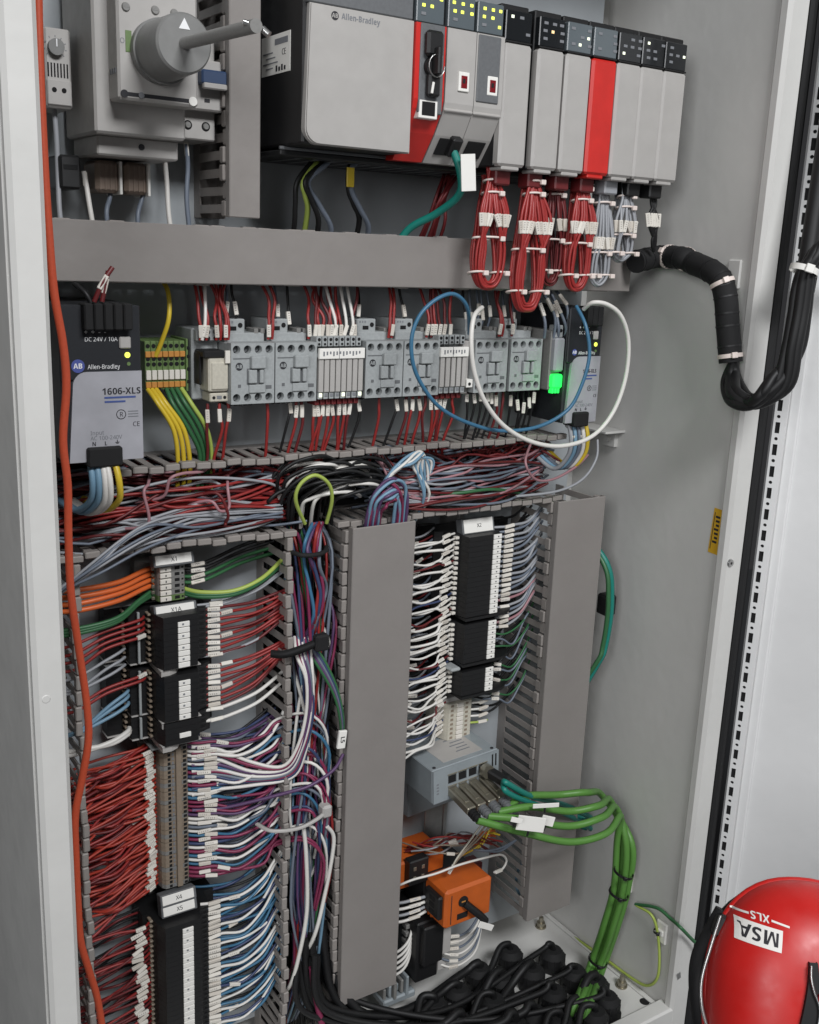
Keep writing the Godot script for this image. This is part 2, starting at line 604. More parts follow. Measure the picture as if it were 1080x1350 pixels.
func profile_x(poly: Array, x0: float, x1: float) -> MB:
	var m := MB.new()
	m.t = Transform3D(SIDE, Vector3.ZERO)
	m.prism(PackedVector2Array(poly), -x1, -x0)
	return m


func disc(r: float, h: float, k := 20) -> MB:
	var m := MB.new()
	m.cyl(Vector3.ZERO, Vector3(0, 0, h), r, r, k)
	return m


func switchgear() -> void:
	# thermostat
	var t := thing("thermostat", "small white thermostat with grey dial at the top left", "thermostat", Vector3(-154, 253, 0))
	obj("body", bx(0, 0, 10, 21, 62, 58, 1.5), M["light_grey"], t)
	var d := obj("dial", disc(6.5, 5, 24), M["ab_blue"], t, Vector3(8.5, 47, 58))
	d.material_override = M["knob"]
	obj("pointer", bx(-0.5, 0, 4.9, 0.5, 6, 5.4, 0), M["ink_white"], d)
	for k in 9:
		var a := -2.3 + k * 0.57
		obj("tick", bx(-0.3, 8, 0, 0.3, 9.4, 0.3, 0), M["ink_grey"], t, Vector3(8.5, 47, 58), Basis(Vector3(0, 0, 1), a))
	for k in 7:
		obj("vent", bx(1.5 + k * 2.6, 24, 57.4, 2.7 + k * 2.6, 35, 58.2, 0), M["hole"], t)
	for k in 12:
		obj("vent", bx(20.4, 26 + k * 2.9, 44, 21.2, 27.5 + k * 2.9, 56, 0), M["hole"], t)
	obj("terminal_cover", bx(0.5, 2, 57, 20.5, 22, 59.5, 0.8), M["light_grey"], t)
	for x in [6.0, 14.0]:
		obj("terminal_hole", disc(2.0, 0.5), M["hole"], t, Vector3(x, 14, 59.3))
	# main breaker with its rotary drive
	t = thing("main_breaker", "large cream main circuit breaker with a big grey rotary knob and shaft", "circuit breaker", Vector3(-80, 216, 0))
	obj("body", bx(-46, 17, 10, 32, 170, 96, 2), M["light_grey"], t)
	obj("front_block", bx(-33.5, 42, 94, 34, 170, 120, 2), M["light_grey"], t)
	obj("terminal_cover", bx(-40, 1, 10, 31, 17.5, 80, 1.5), M["light_grey"], t)
	obj("cover_screw", disc(2.6, 0.8), M["ink"], t, Vector3(-2, 10, 80))
	var gr := obj("groove", bx(-30, 45, 119.6, 30, 48, 120.4, 0.1), M["ink"], t, Vector3.ZERO)
	obj("groove_pin", disc(3.0, 1.0), M["ink"], gr, Vector3(-29, 46.5, 120))
	obj("groove_pin", disc(2.4, 1.2), M["ink_grey"], gr, Vector3(-15, 46.5, 120))
	obj("groove_pin", disc(3.6, 1.2), M["white"], gr, Vector3(29, 46.5, 120))
	for q in [Vector3(-26, 111, 120), Vector3(-2, 112, 120), Vector3(14, 112, 120)]:
		screw(t, q, 3.6, M["grey_mid"])
	for k in 3:
		obj("side_mark", bx(-34, 62, 100 + k * 6.0, -33.4, 66, 103 + k * 6.0, 0), M["ink_grey"], t)
	obj("position_label", bx(-27, 78, 120, -22, 94, 120.5, 0.1), M["green_block"], t)
	text("O", 4, Vector3(-29.5, 86, 120.1), M["ink_grey"], t)
	var kn := MB.new()
	kn.cyl(Vector3(0, 0, 120), Vector3(0, 0, 128), 25, 25, 40)
	kn.cyl(Vector3(0, 0, 128), Vector3(0, 0, 172), 23.5, 22.4, 40)
	kn.cyl(Vector3(0, 0, 172), Vector3(0, 0, 174), 22.4, 20.8, 40)
	var k2 := obj("knob", kn, M["knob"], t, Vector3(1.5, 81, 0))
	var tr := MB.new()
	tr.prism(PackedVector2Array([Vector2(-4.5, 10), Vector2(4.5, 10), Vector2(0, 18)]), 173.8, 174.4)
	obj("pointer", tr, M["ink_white"], k2)
	var sh := MB.new()
	sh.cyl(Vector3(0, 0, 172), Vector3(1, -5.5, 302), 4.6, 4.6, 20)
	obj("shaft", sh, M["grey_mid"], k2)
	var pin := MB.new()
	pin.cyl(Vector3(-6, -3, 296), Vector3(9, -6.5, 299), 1.9, 1.9, 10)
	pin.cyl(Vector3(7, -6, 298.5), Vector3(10.5, -10, 302), 2.4, 2.4, 10)
	obj("cross_pin", pin, M["steel"], k2)
	# small breaker
	t = thing("small_breaker", "small two pole breaker with dark blue lever beside the big rotary breaker", "circuit breaker", Vector3(-42, 238, 0))
	obj("body", bx(0, 0, 10, 35, 84, 62, 1.2), M["light_grey"], t)
	obj("nose", bx(3, 24, 60, 38, 66, 74, 1.5), M["light_grey"], t)
	var lv := obj("lever", bx(14, 45, 70, 38, 57, 84, 1.5), M["blue_lever"], t)
	obj("lever_grip", bx(15, 41, 80, 37, 46, 86, 1), M["light_grey"], lv)
	obj("window", bx(20, 31, 73.5, 25, 34, 74.4, 0.1), M["ink"], t)
	for x in [9.0, 26.0]:
		var hc := obj("terminal_hole", disc(4.0, 0.6), M["hole"], t, Vector3(x, 12, 61.8))
		screw(hc, Vector3(0, 0, 0.2), 3.0, M["grey_mid"])
	# brown terminal shrouds under the big breaker
	for k in 2:
		t = thing("terminal_shroud", ["left brown terminal shroud under the big breaker", "right brown terminal shroud under the big breaker"][k], "terminal shroud", Vector3(-113 + k * 25.5, 188, 0), "brown terminal shrouds")
		var m := MB.new()
		m.box(0, 0, 12, 21, 27, 50, 3.0)
		obj("sleeve", m, M["copper"], t)
		obj("edge_strip", bx(20.5, -1, 12, 23, 27, 52, 0.5), M["white"], t)
		for j in 4:
			obj("rib", bx(3 + j * 4.6, 2, 49.6, 4.4 + j * 4.6, 25, 50.8, 0.3), M["copper"], t)
	t = thing("black_connector", "black plug block under the left edge of the big breaker", "connector", Vector3(-144, 189, 0))
	obj("body", bx(0, 0, 10, 18, 28, 52, 2), M["black"], t)
	obj("face_slot", bx(3, 16, 51.8, 15, 20, 52.4, 0.1), M["hole"], t)


func plc() -> void:
	var t := thing("controller_rack", "black back rack that carries the power unit and all plug in modules", "equipment rack", Vector3(0, 0, 0))
	obj("back_pan", bx(38, 238, 8, 505, 400, 16, 1), M["black"], t)
	obj("bottom_rail", bx(38, 228, 8, 503, 233, 104, 1), M["black"], t)
	obj("bottom_lip", bx(38, 233, 100, 503, 236, 104, 0.6), M["grey_dark"], t)
	for k in 22:
		obj("rail_slot", bx(60 + k * 19.0, 227.4, 30, 66 + k * 19.0, 228.1, 90, 0), M["grey_dark"], t)
	# power unit
	t = thing("power_unit", "wide light grey power unit with black sides at the left end of the rack", "power supply", Vector3(41, 236, 0))
	obj("body", bx(0, 0, 17, 107, 165, 140, 2), M["black"], t)
	var poly := PackedVector2Array()
	for k in 7:
		poly.append(Vector2(13, 13) + Vector2(cos(PI + k * PI / 12), sin(PI + k * PI / 12)) * 13.0)
	poly.append_array(PackedVector2Array([Vector2(108, 0), Vector2(108, 113), Vector2(3, 113)]))
	var fm := MB.new()
	fm.prism(poly, 138, 145)
	var poly2 := PackedVector2Array()
	for q in poly:
		poly2.append((q - Vector2(54, 56)) * 0.985 + Vector2(54, 56))
	fm.prism(poly2, 145, 146.6)
	obj("front_cover", fm, M["light_grey"], t)
	obj("top_band", bx(0, 113.4, 138, 107, 165, 145.5, 1), M["grey_dark"], t)
	var logo := obj("logo_disc", disc(3.6, 0.3, 24), M["ink"], t, Vector3(26.5, 105.5, 146.6))
	text("AB", 3.0, Vector3(0, 0, 0.35), M["light_grey"], logo, Basis.IDENTITY, true)
	text("Allen-Bradley", 4.6, Vector3(33, 106, 146.7), M["ink_grey"], t, Basis.IDENTITY, true, true, 0.92)
	var lab := obj("rating_label", bx(-0.5, 62, 58, 0.1, 95, 116, 0), M["white"], t)
	obj("print_bar", bx(-0.8, 86, 86, -0.4, 91, 112, 0), M["ink_grey"], lab)
	for k in 4:
		obj("print_line", bx(-0.8, 80 - k * 4.3, 62 + (k % 2) * 6.0, -0.4, 81 - k * 4.3, 82 + (k % 3) * 5.0, 0), M["ink_grey"], lab)
	text("CE", 5, Vector3(-0.6, 79, 104), M["ink"], lab, LEFT_FACE)
	for k in 4:
		obj("print_mark", bx(-0.8, 64, 88 + k * 5.5, -0.4, 69 - (k % 2) * 1.5, 91 + k * 5.5, 0), M["ink"], lab)
	# processor with key switch
	t = thing("processor_module", "red and dark grey processor module with black key switch", "controller module", Vector3(149, 232, 0))
	var nose := [Vector2(17, 0), Vector2(116, 0), Vector2(135, 24), Vector2(147, 44), Vector2(149, 52), Vector2(149, 116), Vector2(17, 116)]
	obj("body", profile_x(nose, 0.3, 33.2), M["red_plastic"], t)
	obj("front_panel", bx(5, 40, 146, 31, 116, 150.6, 0.8), M["grey_dark"], t)
	var ks := MB.new()
	ks.cyl(Vector3(0, 0, 150), Vector3(0, 0, 155), 8.5, 8.0, 24)
	ks.box(-2.2, -8, 154, 2.2, 16, 166, 1.2)
	ks.box(-9, 8, 150, 9, 30, 158, 2.5)
	ks.box(-6, -26, 150, 7, -6, 158, 2)
	var kk := obj("key_switch", ks, M["black"], t, Vector3(17, 80, 0))
	var ring := MB.new()
	var rp := PackedVector3Array()
	for k in 19:
		rp.append(Vector3(cos(k * 0.3 + 0.9) * 8.5, sin(k * 0.3 + 0.9) * 9.5, 160))
	ring.tube(rp, 0.6, 6)
	obj("key_ring", ring, M["steel"], kk)
	obj("key_tag", bx(-1.2, -24, 158, 1.2, -14, 159.5, 0.4), M["white"], kk, Vector3.ZERO, Basis(Vector3(0, 0, 1), -0.15))
	var pw := obj("port_window", bx(5.5, 35.5, 132, 26, 51.5, 148.8, 0.6), M["white"], t, Vector3(0, 0, 2))
	obj("port", bx(8.5, 38, 148.5, 23, 50, 149.4, 0.4), M["hole"], pw)
	indicator(t, 1.5, 31.5, "display_grey", 0)
	# the two communication modules
	for k in 2:
		t = thing("communication_module", ["light grey communication module beside the red processor", "communication module with dark grey front panel and small red window"][k], "controller module", Vector3(183.5 + k * 33.4, 232, 0), "communication modules")
		obj("body", profile_x(nose, 0.3, 33.0), M["light_grey"], t)
		if k == 1:
			obj("front_panel", bx(2, 56, 146, 28, 115, 150.4, 0.8), M["grey_dark"], t)
		var q := obj("window_frame", bx(14, 63, 148, 26, 80, 150.9, 0.5), M["white"], t)
		obj("red_window", bx(16.2, 65.5, 150, 23.8, 77, 151.3, 0.8), M["red_glass"], q)
		obj("window_mark", bx(18, 70, 151.2, 21, 74, 151.6, 0.2), M["black"], q)
		obj("ridge", bx(0.5, 44, 140, 32.8, 47, 149.6, 1), M["light_grey"], t)
		var socket := MB.new()
		socket.box(7, -9, -0.5, 28, 9, 0.8, 0.4)
		obj("socket", socket, M["hole"], t, Vector3(0, 15, 128.6), Basis(Vector3(1, 0, 0), 0.67))
		indicator(t, 1.5, 31.5, "display_grey", 1)
	# network plug hanging from the first one
	t = thing("network_plug", "black network plug with white tag and short teal lead", "cable", Vector3(208,250,130))
	obj("plug", bx(-6, -10, -6, 6, 9, 8, 1.5), M["black"], t, Vector3.ZERO, Basis(Vector3(1, 0, 0), 0.6))
	obj("tag", bx(-8.5, -17, -0.5, 8.5, 17, 0.5, 0.2), M["white"], t, Vector3(9, -26, 16), Basis(Vector3(0, 0, 1), 0.1))
	var lm := MB.new()
	lm.tube(sp([Vector3(0, -6, 2), Vector3(7, -26, 6), Vector3(8, -46, 4), Vector3(0, -64, -22), Vector3(-14, -78, -46), Vector3(-22, -96, -60)]), 4.0, 8)
	obj("lead", lm, M["teal_cable"], t)
	# input and output modules
	var xs := [250.0, 291.5, 327.5, 362.5, 397.0, 430.5, 464.0]
	var what := ["leftmost grey module of the seven, right of the communication modules", "second grey module, right of the black gap in the rack", "third grey module, left of the red one", "bright red module in the middle of the grey ones", "grey module directly right of the red one", "grey module second from the right end of the rack", "grey module at the right end of the rack"]
	for i in 7:
		t = thing("rack_module", what[i], "controller module", Vector3(xs[i], 230, 0), "plug in modules of the rack")
		obj("body", bx(0.4, 3, 17, 34, 150, 140, 1), M["black"], t)
		var m := MB.new()
		m.box(0.6, 3, 128, 34.2, 115, 149, 2.6)
		m.box(6, -0.5, 126, 28, 3.5, 147, 1)
		obj("door", m, M["red_plastic" if i == 3 else "light_grey"], t)
		obj("connector", bx(8, -14, 118, 27, 2, 136, 1.5), M["black" if i > 4 else ("red_deep" if i < 4 else "grey_wire")], t)
		indicator(t, 1.5, 33, "display_dark" if i < 2 or i > 3 else "display_grey", 2 + i)
	t = thing("blank_slot_cover", "narrow black gap between the first two grey modules", "cover", Vector3(285, 233, 0))
	obj("plate", bx(0, 0, 17, 6, 140, 128, 0.6), M["black"], t)
	obj("top_clip", bx(1, 134, 128, 5, 140, 132, 0.5), M["grey_dark"], t)


func indicator(t: Node3D, x0: float, x1: float, look: String, k: int) -> void:
	var w := obj("indicator_window", bx(x0, 117, 136, x1, 144, 147, 0.8), M[look], t)
	obj("display_rim", bx(x0, 115.5, 138, x1, 117, 148.5, 0.3), M["black"], w)
	var mats := ["led_yellow", "led_yellow", "led_pale", "led_amber", "led_pale"]
	for j in 9:
		if rng.randf() < 0.3:
			continue
		var lit: String = mats[mini(k, 4)] if k < 2 and j > 2 or rng.randf() < 0.22 else "ink_grey"
		var cx := lerpf(x0 + 5, x1 - 6, (j % 3) / 2.0) + rng.randf_range(-1, 1)
		var cy := 123.0 + floorf(j / 3.0) * 7.0
		obj("status_light" if lit != "ink_grey" else "print_mark", bx(cx, cy, 146.9, cx + (3.2 if lit != "ink_grey" else 5.0), cy + 2.6, 147.5, 0.1), M[lit], w)


func supply(label: String, at: Vector3, w: float, back := 8.0) -> void:
	var t := thing("power_supply", label, "power supply", at, "rail mounted power supplies")
	var s := w / 68.0
	var big := w > 60
	obj("housing", bx(0, 0, back, w, 132, 117, 1.5), M["psu_black"], t)
	obj("upper_face", bx(0.2, 70, 116, w - 0.2, 132, 119.5, 1), M["psu_black"], t)
	var poly := PackedVector2Array([Vector2(4 * s, 0.3), Vector2(w - 0.2, 0.3), Vector2(w - 0.2, 77)])
	for k in 8:
		poly.append(Vector2(9 * s + 12, 65) + Vector2(cos(PI / 2 + k * PI / 14), sin(PI / 2 + k * PI / 14)) * 12.0)
	var m := MB.new()
	m.prism(poly, 117, 120.4)
	obj("lower_face", m, M["psu_grey"], t)
	var plug := MB.new()
	for k in 5 if big else 3:
		plug.box(18 + k * 8.2, 112, 112, 25.6 + k * 8.2, 134, 130, 1.2)
	if not big:
		plug.t = Transform3D(Basis.from_scale(Vector3(0.8, 1, 1)), Vector3(-6, 0, 0))
	obj("output_plug", plug, M["black_matt"], t)
	obj("input_plug", bx(18 * s, -4, 104, 48 * s, 13, 126, 1.5), M["black_matt"], t)
	obj("button", bx(49 * s, 96, 119, 59 * s, 106, 121.5, 1), M["light_grey"], t)
	obj("status_light", disc(2.4, 0.8), M["led_yellow"], t, Vector3(56 * s, 90.5, 119.3))
	obj("status_light", disc(1.6, 0.6), M["green_block"], t, Vector3(57 * s, 83, 119.3))
	var logo := obj("logo_disc", disc(5.6 if big else 3.6, 0.4, 24), M["ab_blue"], t, Vector3(14 * s, 82, 119.4))
	text("AB", 4.2 if big else 2.7, Vector3(0, 0, 0.4), M["ink_white"], logo, Basis.IDENTITY, true)
	text("Allen-Bradley", 3.2 * s + 0.4, Vector3(22 * s, 81, 119.6), M["ink_white"], t, Basis.IDENTITY, false, true, 0.9)
	text("+  +  -  -", 4 * s, Vector3(20 * s, 110, 119.6), M["ink_white"], t, Basis.IDENTITY, true, true)
	text("DC 24V / 10A", 2.6 * s + 0.4, Vector3(20 * s, 106 - 2, 119.6), M["ink_white"], t, Basis.IDENTITY, false, true)
	text("1606-XLS", 5.2 * s + 0.2, Vector3(33 * s, 60, 120.5), M["ink"], t, Basis.IDENTITY, true, true, 1.05 if big else 0.86)
	for k in 2:
		obj("print_line", bx(35 * s, 54 - k * 3.6, 120.3, (62 - k * 9) * s, 55.6 - k * 3.6, 120.7, 0), M["ink_blue"], t)
	var ring := MB.new()
	var rp := PackedVector3Array()
	for k in 17:
		rp.append(Vector3(cos(TAU * k / 16), sin(TAU * k / 16), 0) * 4.0 * s)
	ring.tube(rp, 0.35, 5, false)
	var ul := obj("approval_mark", ring, M["ink"], t, Vector3(49 * s, 40, 120.5))
	text("R", 4 * s, Vector3(0, 0, 0), M["ink"], ul)
	for k in 3:
		obj("print_line", bx(55 * s, 42 - k * 2.3, 120.3, 64 * s, 42.8 - k * 2.3, 120.7, 0), M["ink_grey"], t)
	text("CE", 4 * s, Vector3(62 * s, 31, 120.5), M["ink"], t)
	text("Input", 2.6 * s + 0.3, Vector3(22 * s, 25, 120.5), M["ink_grey"], t, Basis.IDENTITY, false, true)
	text("AC 100-240V", 2.2 * s + 0.2, Vector3(22 * s, 20.5, 120.5), M["ink_grey"], t, Basis.IDENTITY, false, true)
	text("N", 3.4 * s, Vector3(25 * s, 15.5, 120.5), M["ink"], t, Basis.IDENTITY, true)
	text("L", 3.4 * s, Vector3(35 * s, 15.5, 120.5), M["ink"], t, Basis.IDENTITY, true)
	var er := MB.new()
	er.box(-0.3, 0, 0, 0.3, 2.2, 0.3, 0)
	er.box(-1.8, -0.3, 0, 1.8, 0.3, 0.3, 0)
	er.box(-1.1, -1.2, 0, 1.1, -0.7, 0.3, 0)
	obj("earth_mark", er, M["ink"], t, Vector3(45 * s, 16, 120.4))


func supplies() -> void:
	supply("big black and silver power supply at the left, green light lit", Vector3(-168, -37, 0), 68.0)
	supply("slim black and silver power supply at the right behind the white wire loop", Vector3(404, -38, -22), 51.0, 30.0)
	# ground terminals
	var t := thing("ground_terminal_block", "green and yellow ground terminal block right of the big power supply", "terminal block", Vector3(-72, 12, 0))
	for k in 7:
		var x := k * 5.6
		var g := obj("terminal", bx(x, 0, 8, x + 5.3, 46, 48, 0.6), M["green_block"], t)
		obj("ochre_band", bx(x + 0.1, 31, 47, x + 5.2, 36.5, 49.4, 0.4), M["ochre"], g)
		obj("ochre_band", bx(x + 0.1, 2.5, 47, x + 5.2, 8, 49.4, 0.4), M["ochre"], g)
		obj("marker", bx(x + 0.3, 10, 47, x + 5.0, 19, 50.2, 0.4), M["marker"], g)
		for y in [24.0, 29.0, 41.0, -0.5]:
			var m := MB.new()
			m.cyl(Vector3(x + 2.7, y + 0.5, 47.6), Vector3(x + 2.7, y + 0.5, 48.5), 2.0, 2.0, 10)
			obj("entry", m, M["hole"], g)
	obj("end_plate", bx(39.4, -2, 8, 41.5, 48, 50, 0.6), M["green_block"], t)
	for y in [6.0, 18.0, 30.0, 38.0]:
		obj("end_mark", bx(40, y, 49.6, 42.2, y + 3, 50.6, 0.2), M["hole"], t)
	# plug in relay left of the contactors
	t = thing("plug_in_relay", "cream plug in relay with black lever left of the first contactor", "relay", Vector3(-28, 4, 0))
	obj("base", bx(0, -2, 8, 27, 66, 52, 1.2), M["grey_plastic"], t)
	obj("base_top", bx(2, 54, 50, 27, 66, 60, 1.5), M["grey_plastic"], t)
	for x in [6.0, 13.5, 21.0]:
		for y in [63.0, 57.0]:
			obj("terminal_hole", disc(2.2, 0.5, 14), M["hole"], t, Vector3(x, y, 59.8))
	obj("relay_body", bx(8, 8, 50, 28, 44, 74, 1.4), M["beige"], t)
	obj("relay_face", bx(10.5, 10, 73, 27.5, 36, 75.4, 1), M["beige"], t)
	var lv := MB.new()
	lv.box(2.5, 40, 52, 25, 47, 76, 1.5)
	lv.box(2, 14, 52, 4.5, 44, 66, 0.8)
	obj("lever", lv, M["black"], t)
	obj("marker", bx(23.5, 35, 75, 30, 47, 78, 0.4), M["marker"], t)
	var ft := obj("foot", bx(10, -2, 52, 29, 6.5, 72, 1), M["beige"], t)
	for x in [14.0, 25.0]:
		obj("terminal_hole", disc(1.6, 0.5, 12), M["hole"], ft, Vector3(x, 2.2, 71.8))
	obj("print_mark", bx(17, 0.8, 71.8, 22, 4, 72.3, 0), M["ink_grey"], ft)
	# module with the green lamp
	t = thing("lamp_module", "grey module with bright green status light left of the slim power supply", "relay", Vector3(387, 2, 0))
	obj("body", bx(0, -2, 8, 16, 66, 88, 1.5), M["grey_mid"], t)
	obj("front_window", bx(1, 20, 86, 15.5, 58, 95, 2), M["grey_wire"], t)
	obj("top_terminal", bx(1.5, 58, 80, 15, 72, 90, 1), M["grey_plastic"], t)
	for x in [5.0, 11.5]:
		obj("terminal_hole", disc(2, 0.5, 12), M["hole"], t, Vector3(x, 66, 89.9))
	obj("green_light", bx(1, 1, 86, 15.5, 17, 95.5, 2), M["led_green"], t)
	for k in 3:
		obj("light_foot", bx(2 + k * 4.4, -5, 86, 4.4 + k * 4.4, 1, 93, 0.5), M["led_green"], t)
	var lamp := OmniLight3D.new()
	lamp.name = "green_lamp"
	lamp.light_color = Color(0.2, 1.0, 0.4)
	lamp.light_energy = 0.00035
	lamp.light_size = 0.008
	lamp.omni_range = 1.0
	lamp.omni_attenuation = 2.0
	lamp.shadow_enabled = true
	add_child(lamp)
	lamp.position = Vector3(395, 11, 108) * MM


func contactor_row() -> void:
	var t := thing("contactor", "", "contactor")
	obj("body", bx(0, 0, 8, 45, 58, 71, 1), M["grey_plastic"], t)
	obj("step", bx(1, 57, 8, 44, 66, 60, 1), M["grey_plastic"], t)
	var f := MB.new()
	for k in 4:
		f.hole(k * 11.25, 46, k * 11.25 + 11.25, 58, 80, k * 11.25 + 5.6, 52, 3.9, 3.9, false, 8)
		f.hole(k * 11.25, 0, k * 11.25 + 11.25, 12, 80, k * 11.25 + 5.6, 6.2, 3.9, 3.9, false, 8)
	f.quad(Vector3(0, 12, 80), Vector3(45, 12, 80), Vector3(45, 46, 80), Vector3(0, 46, 80), Vector3(0, 0, 1))
	f.quad(Vector3(0, 0, 80), Vector3(0, 58, 80), Vector3(0, 58, 70), Vector3(0, 0, 70), Vector3(-1, 0, 0))
	f.quad(Vector3(45, 0, 80), Vector3(45, 58, 80), Vector3(45, 58, 70), Vector3(45, 0, 70), Vector3(1, 0, 0))
	f.quad(Vector3(0, 58, 80), Vector3(45, 58, 80), Vector3(45, 58, 70), Vector3(0, 58, 70), Vector3(0, 1, 0))
	f.quad(Vector3(0, 0, 80), Vector3(45, 0, 80), Vector3(45, 0, 70), Vector3(0, 0, 70), Vector3(0, -1, 0))
	obj("front", f, M["grey_plastic"], t)
	var sm := MB.new()
	sm.cyl(Vector3.ZERO, Vector3(0, 0, 1.5), 3.0, 2.8, 14)
	sm.box(-2.4, -0.4, 1.4, 2.4, 0.4, 1.9, 0)
	var scr := sm.mesh()
	var dk := disc(4.0, 0.6, 16).mesh()
	for k in 4:
		for y in [52.0, 6.2]:
			var h := put("terminal_hole", dk, M["hole"], t, Vector3(k * 11.25 + 5.6, y, 72.2))
			put("terminal_screw", scr, M["grey_dark"], h, Vector3(0, 0, 0.6), Basis(Vector3(0, 0, 1), k * 0.8 + y))
	var lg := obj("logo_disc", disc(3.7, 0.4, 22), M["ink"], t, Vector3(8.2, 36, 80))
	text("AB", 2.6, Vector3(0, 0, 0.4), M["grey_plastic"], lg, Basis.IDENTITY, true)
	obj("coil_button", bx(19, 34, 79, 34, 46, 86, 1), M["grey_plastic"], t)
	obj("actuator", bx(17, 20, 79, 25.5, 33, 84, 0.8), M["grey_plastic"], t)
	obj("actuator", bx(28.5, 20, 79, 32.5, 33, 84, 0.8), M["grey_plastic"], t)
	obj("recess", bx(16, 18.8, 79.6, 34, 34, 80.4, 0.1), M["grey_dark"], t)
	obj("marker_plate", bx(18, 10.5, 79, 35, 18.5, 82, 0.6), M["grey_plastic"], t)
	obj("print_mark", bx(7, 16, 79.9, 10, 19, 80.3, 0), M["grey_dark"], t)
	obj("print_mark", bx(36, 14, 79.9, 42, 17.5, 80.3, 0), M["grey_dark"], t)
	obj("print_mark", bx(2, 43, 79.9, 20, 44, 80.3, 0), M["grey_dark"], t)
	var cc := obj("coil_connector", bx(1, 65, 20, 24, 79, 58, 1), M["grey_plastic"], t)
	obj("connector_slot", bx(8, 68, 57.5, 15, 72, 58.4, 0.2), M["hole"], cc)
	obj("terminal_hole", disc(2.4, 0.5, 14), M["hole"], cc, Vector3(19, 73, 57.9))
	for k in 3:
		obj("print_mark", bx(4 + k * 3.0, 75, 57.7, 5.6 + k * 3.0, 77, 58.3, 0), M["ink_grey"], cc)
	for x in [33.0, 40.0]:
		obj("top_tab", bx(x, 65, 40, x + 4.5, 70, 60, 0.6), M["grey_mid"], t)
	for k in 5:
		obj("bottom_pin", bx(3 + k * 5.4, -3.5, 40, 7 + k * 5.4, 0.5, 66, 0.5), M["black"], t)
	var at := [0.2, 46.4, 148.0, 194.2, 286.5, 336.0]
	var lab := ["first contactor, next to the cream plug in relay", "second contactor, left of the first row of slim relays", "third contactor, right of the first row of slim relays", "fourth contactor, crossed by the blue wire loop", "fifth contactor, inside the white wire loop", "last contactor of the row, left of the green lamp"]
	t.position = Vector3(at[0], 0, 0) * MM
	tag(t, lab[0], "contactor", "grey contactors on the rail")
	for k in range(1, 6):
		dup(t, "contactor", lab[k], Vector3(at[k], 0, 0), "grey contactors on the rail")
	# slim relays in two rows
	var r := thing("slim_relay", "slim white interface relay in the row of eight between the contactors", "relay", Vector3(93, 0, 0), "eight slim relays")
	obj("socket", bx(0, -2, 8, 5.9, 62, 66, 0.5), M["grey_plastic"], r)
	obj("relay_body", bx(0.3, 8, 64, 5.7, 42, 82, 0.7), M["light_grey"], r)
	var th := obj("terminal_top", bx(0.2, 53, 60, 5.8, 63, 76, 0.6), M["grey_plastic"], r)
	obj("terminal_hole", disc(1.7, 0.5, 12), M["hole"], th, Vector3(3, 60, 75.8))
	obj("terminal_hole", disc(1.3, 0.5, 12), M["hole"], th, Vector3(3, 55.5, 75.8))
	obj("clip", bx(0.5, 1, 60, 5.5, 8.5, 80, 0.5), M["grey_plastic"], r)
	obj("status_window", bx(1.4, 3.5, 79.6, 4.6, 6.5, 80.5, 0.2), M["ink_grey"], r)
	obj("lower_terminal", bx(0.6, -6, 56, 5.4, 0, 74, 0.6), M["red_deep"], r)
	for k in range(1, 8):
		dup(r, "slim_relay", "slim white interface relay in the row of eight between the contactors", Vector3(93 + k * 6.5, 0, 0), "eight slim relays")
	for k in 5:
		dup(r, "slim_relay", "slim white interface relay in the row of five behind the blue loop", Vector3(240 + k * 7.2, 0, 0), "five slim relays")
	for g in [[92.5, 144.5, 41.5, "white marker strip across the row of eight slim relays", 6], [238.5, 275, 40.5, "white marker strip across the row of five slim relays", 4]]:
		var ms := thing("marker_strip", g[3], "marker strip", Vector3(g[0], g[2], 80))
		obj("strip", bx(0, 0, 0, g[1] - g[0], 10.5, 4, 0.5), M["white"], ms)
		for k in g[4] * 2:
			obj("print_mark", bx(4 + k * 3.7, 3 + (k % 3), 4, 5.6 + k * 3.7, 7.5, 4.3, 0), M["ink_grey"], ms)
		obj("divider", bx((g[1] - g[0]) * 0.42, 0, 3.9, (g[1] - g[0]) * 0.42 + 0.5, 10.5, 4.3, 0), M["ink_grey"], ms)
	for k in [0, 4, 7]:
		var ld := thing("status_lamp", "small pale lit status light at the foot of the slim relays", "light", Vector3(94.2 + k * 6.5, 3.2, 80.4), "lit relay lights")
		obj("lens", bx(0, 0, 0, 3.6, 4, 0.8, 0.3), M["led_pale"], ld)
	var eb := thing("end_bracket", "pale end bracket right of the five slim relays", "end bracket", Vector3(277, -2, 0))
	obj("body", bx(0, 0, 8, 8.5, 58, 70, 0.8), M["light_grey"], eb)
	obj("tag", bx(0.5, 8, 69, 9, 17, 79, 0.5), M["white"], eb)
	obj("screw", disc(1.8, 0.5, 12), M["hole"], eb, Vector3(4.5, 12, 79))


const SLICE := Basis(Vector3(1, 0, 0), Vector3(0, 0, 1), Vector3(0, -1, 0))   # an outline in (x, z) pushed along -y


func slice(poly: Array, h: float) -> ArrayMesh:
	var m := MB.new()
	m.t = Transform3D(SLICE, Vector3.ZERO)
	var pts := PackedVector2Array()
	for i in poly.size() / 2:
		pts.append(Vector2(poly[i * 2], poly[i * 2 + 1]))
	m.prism(pts, 0, h)
	return m.mesh()


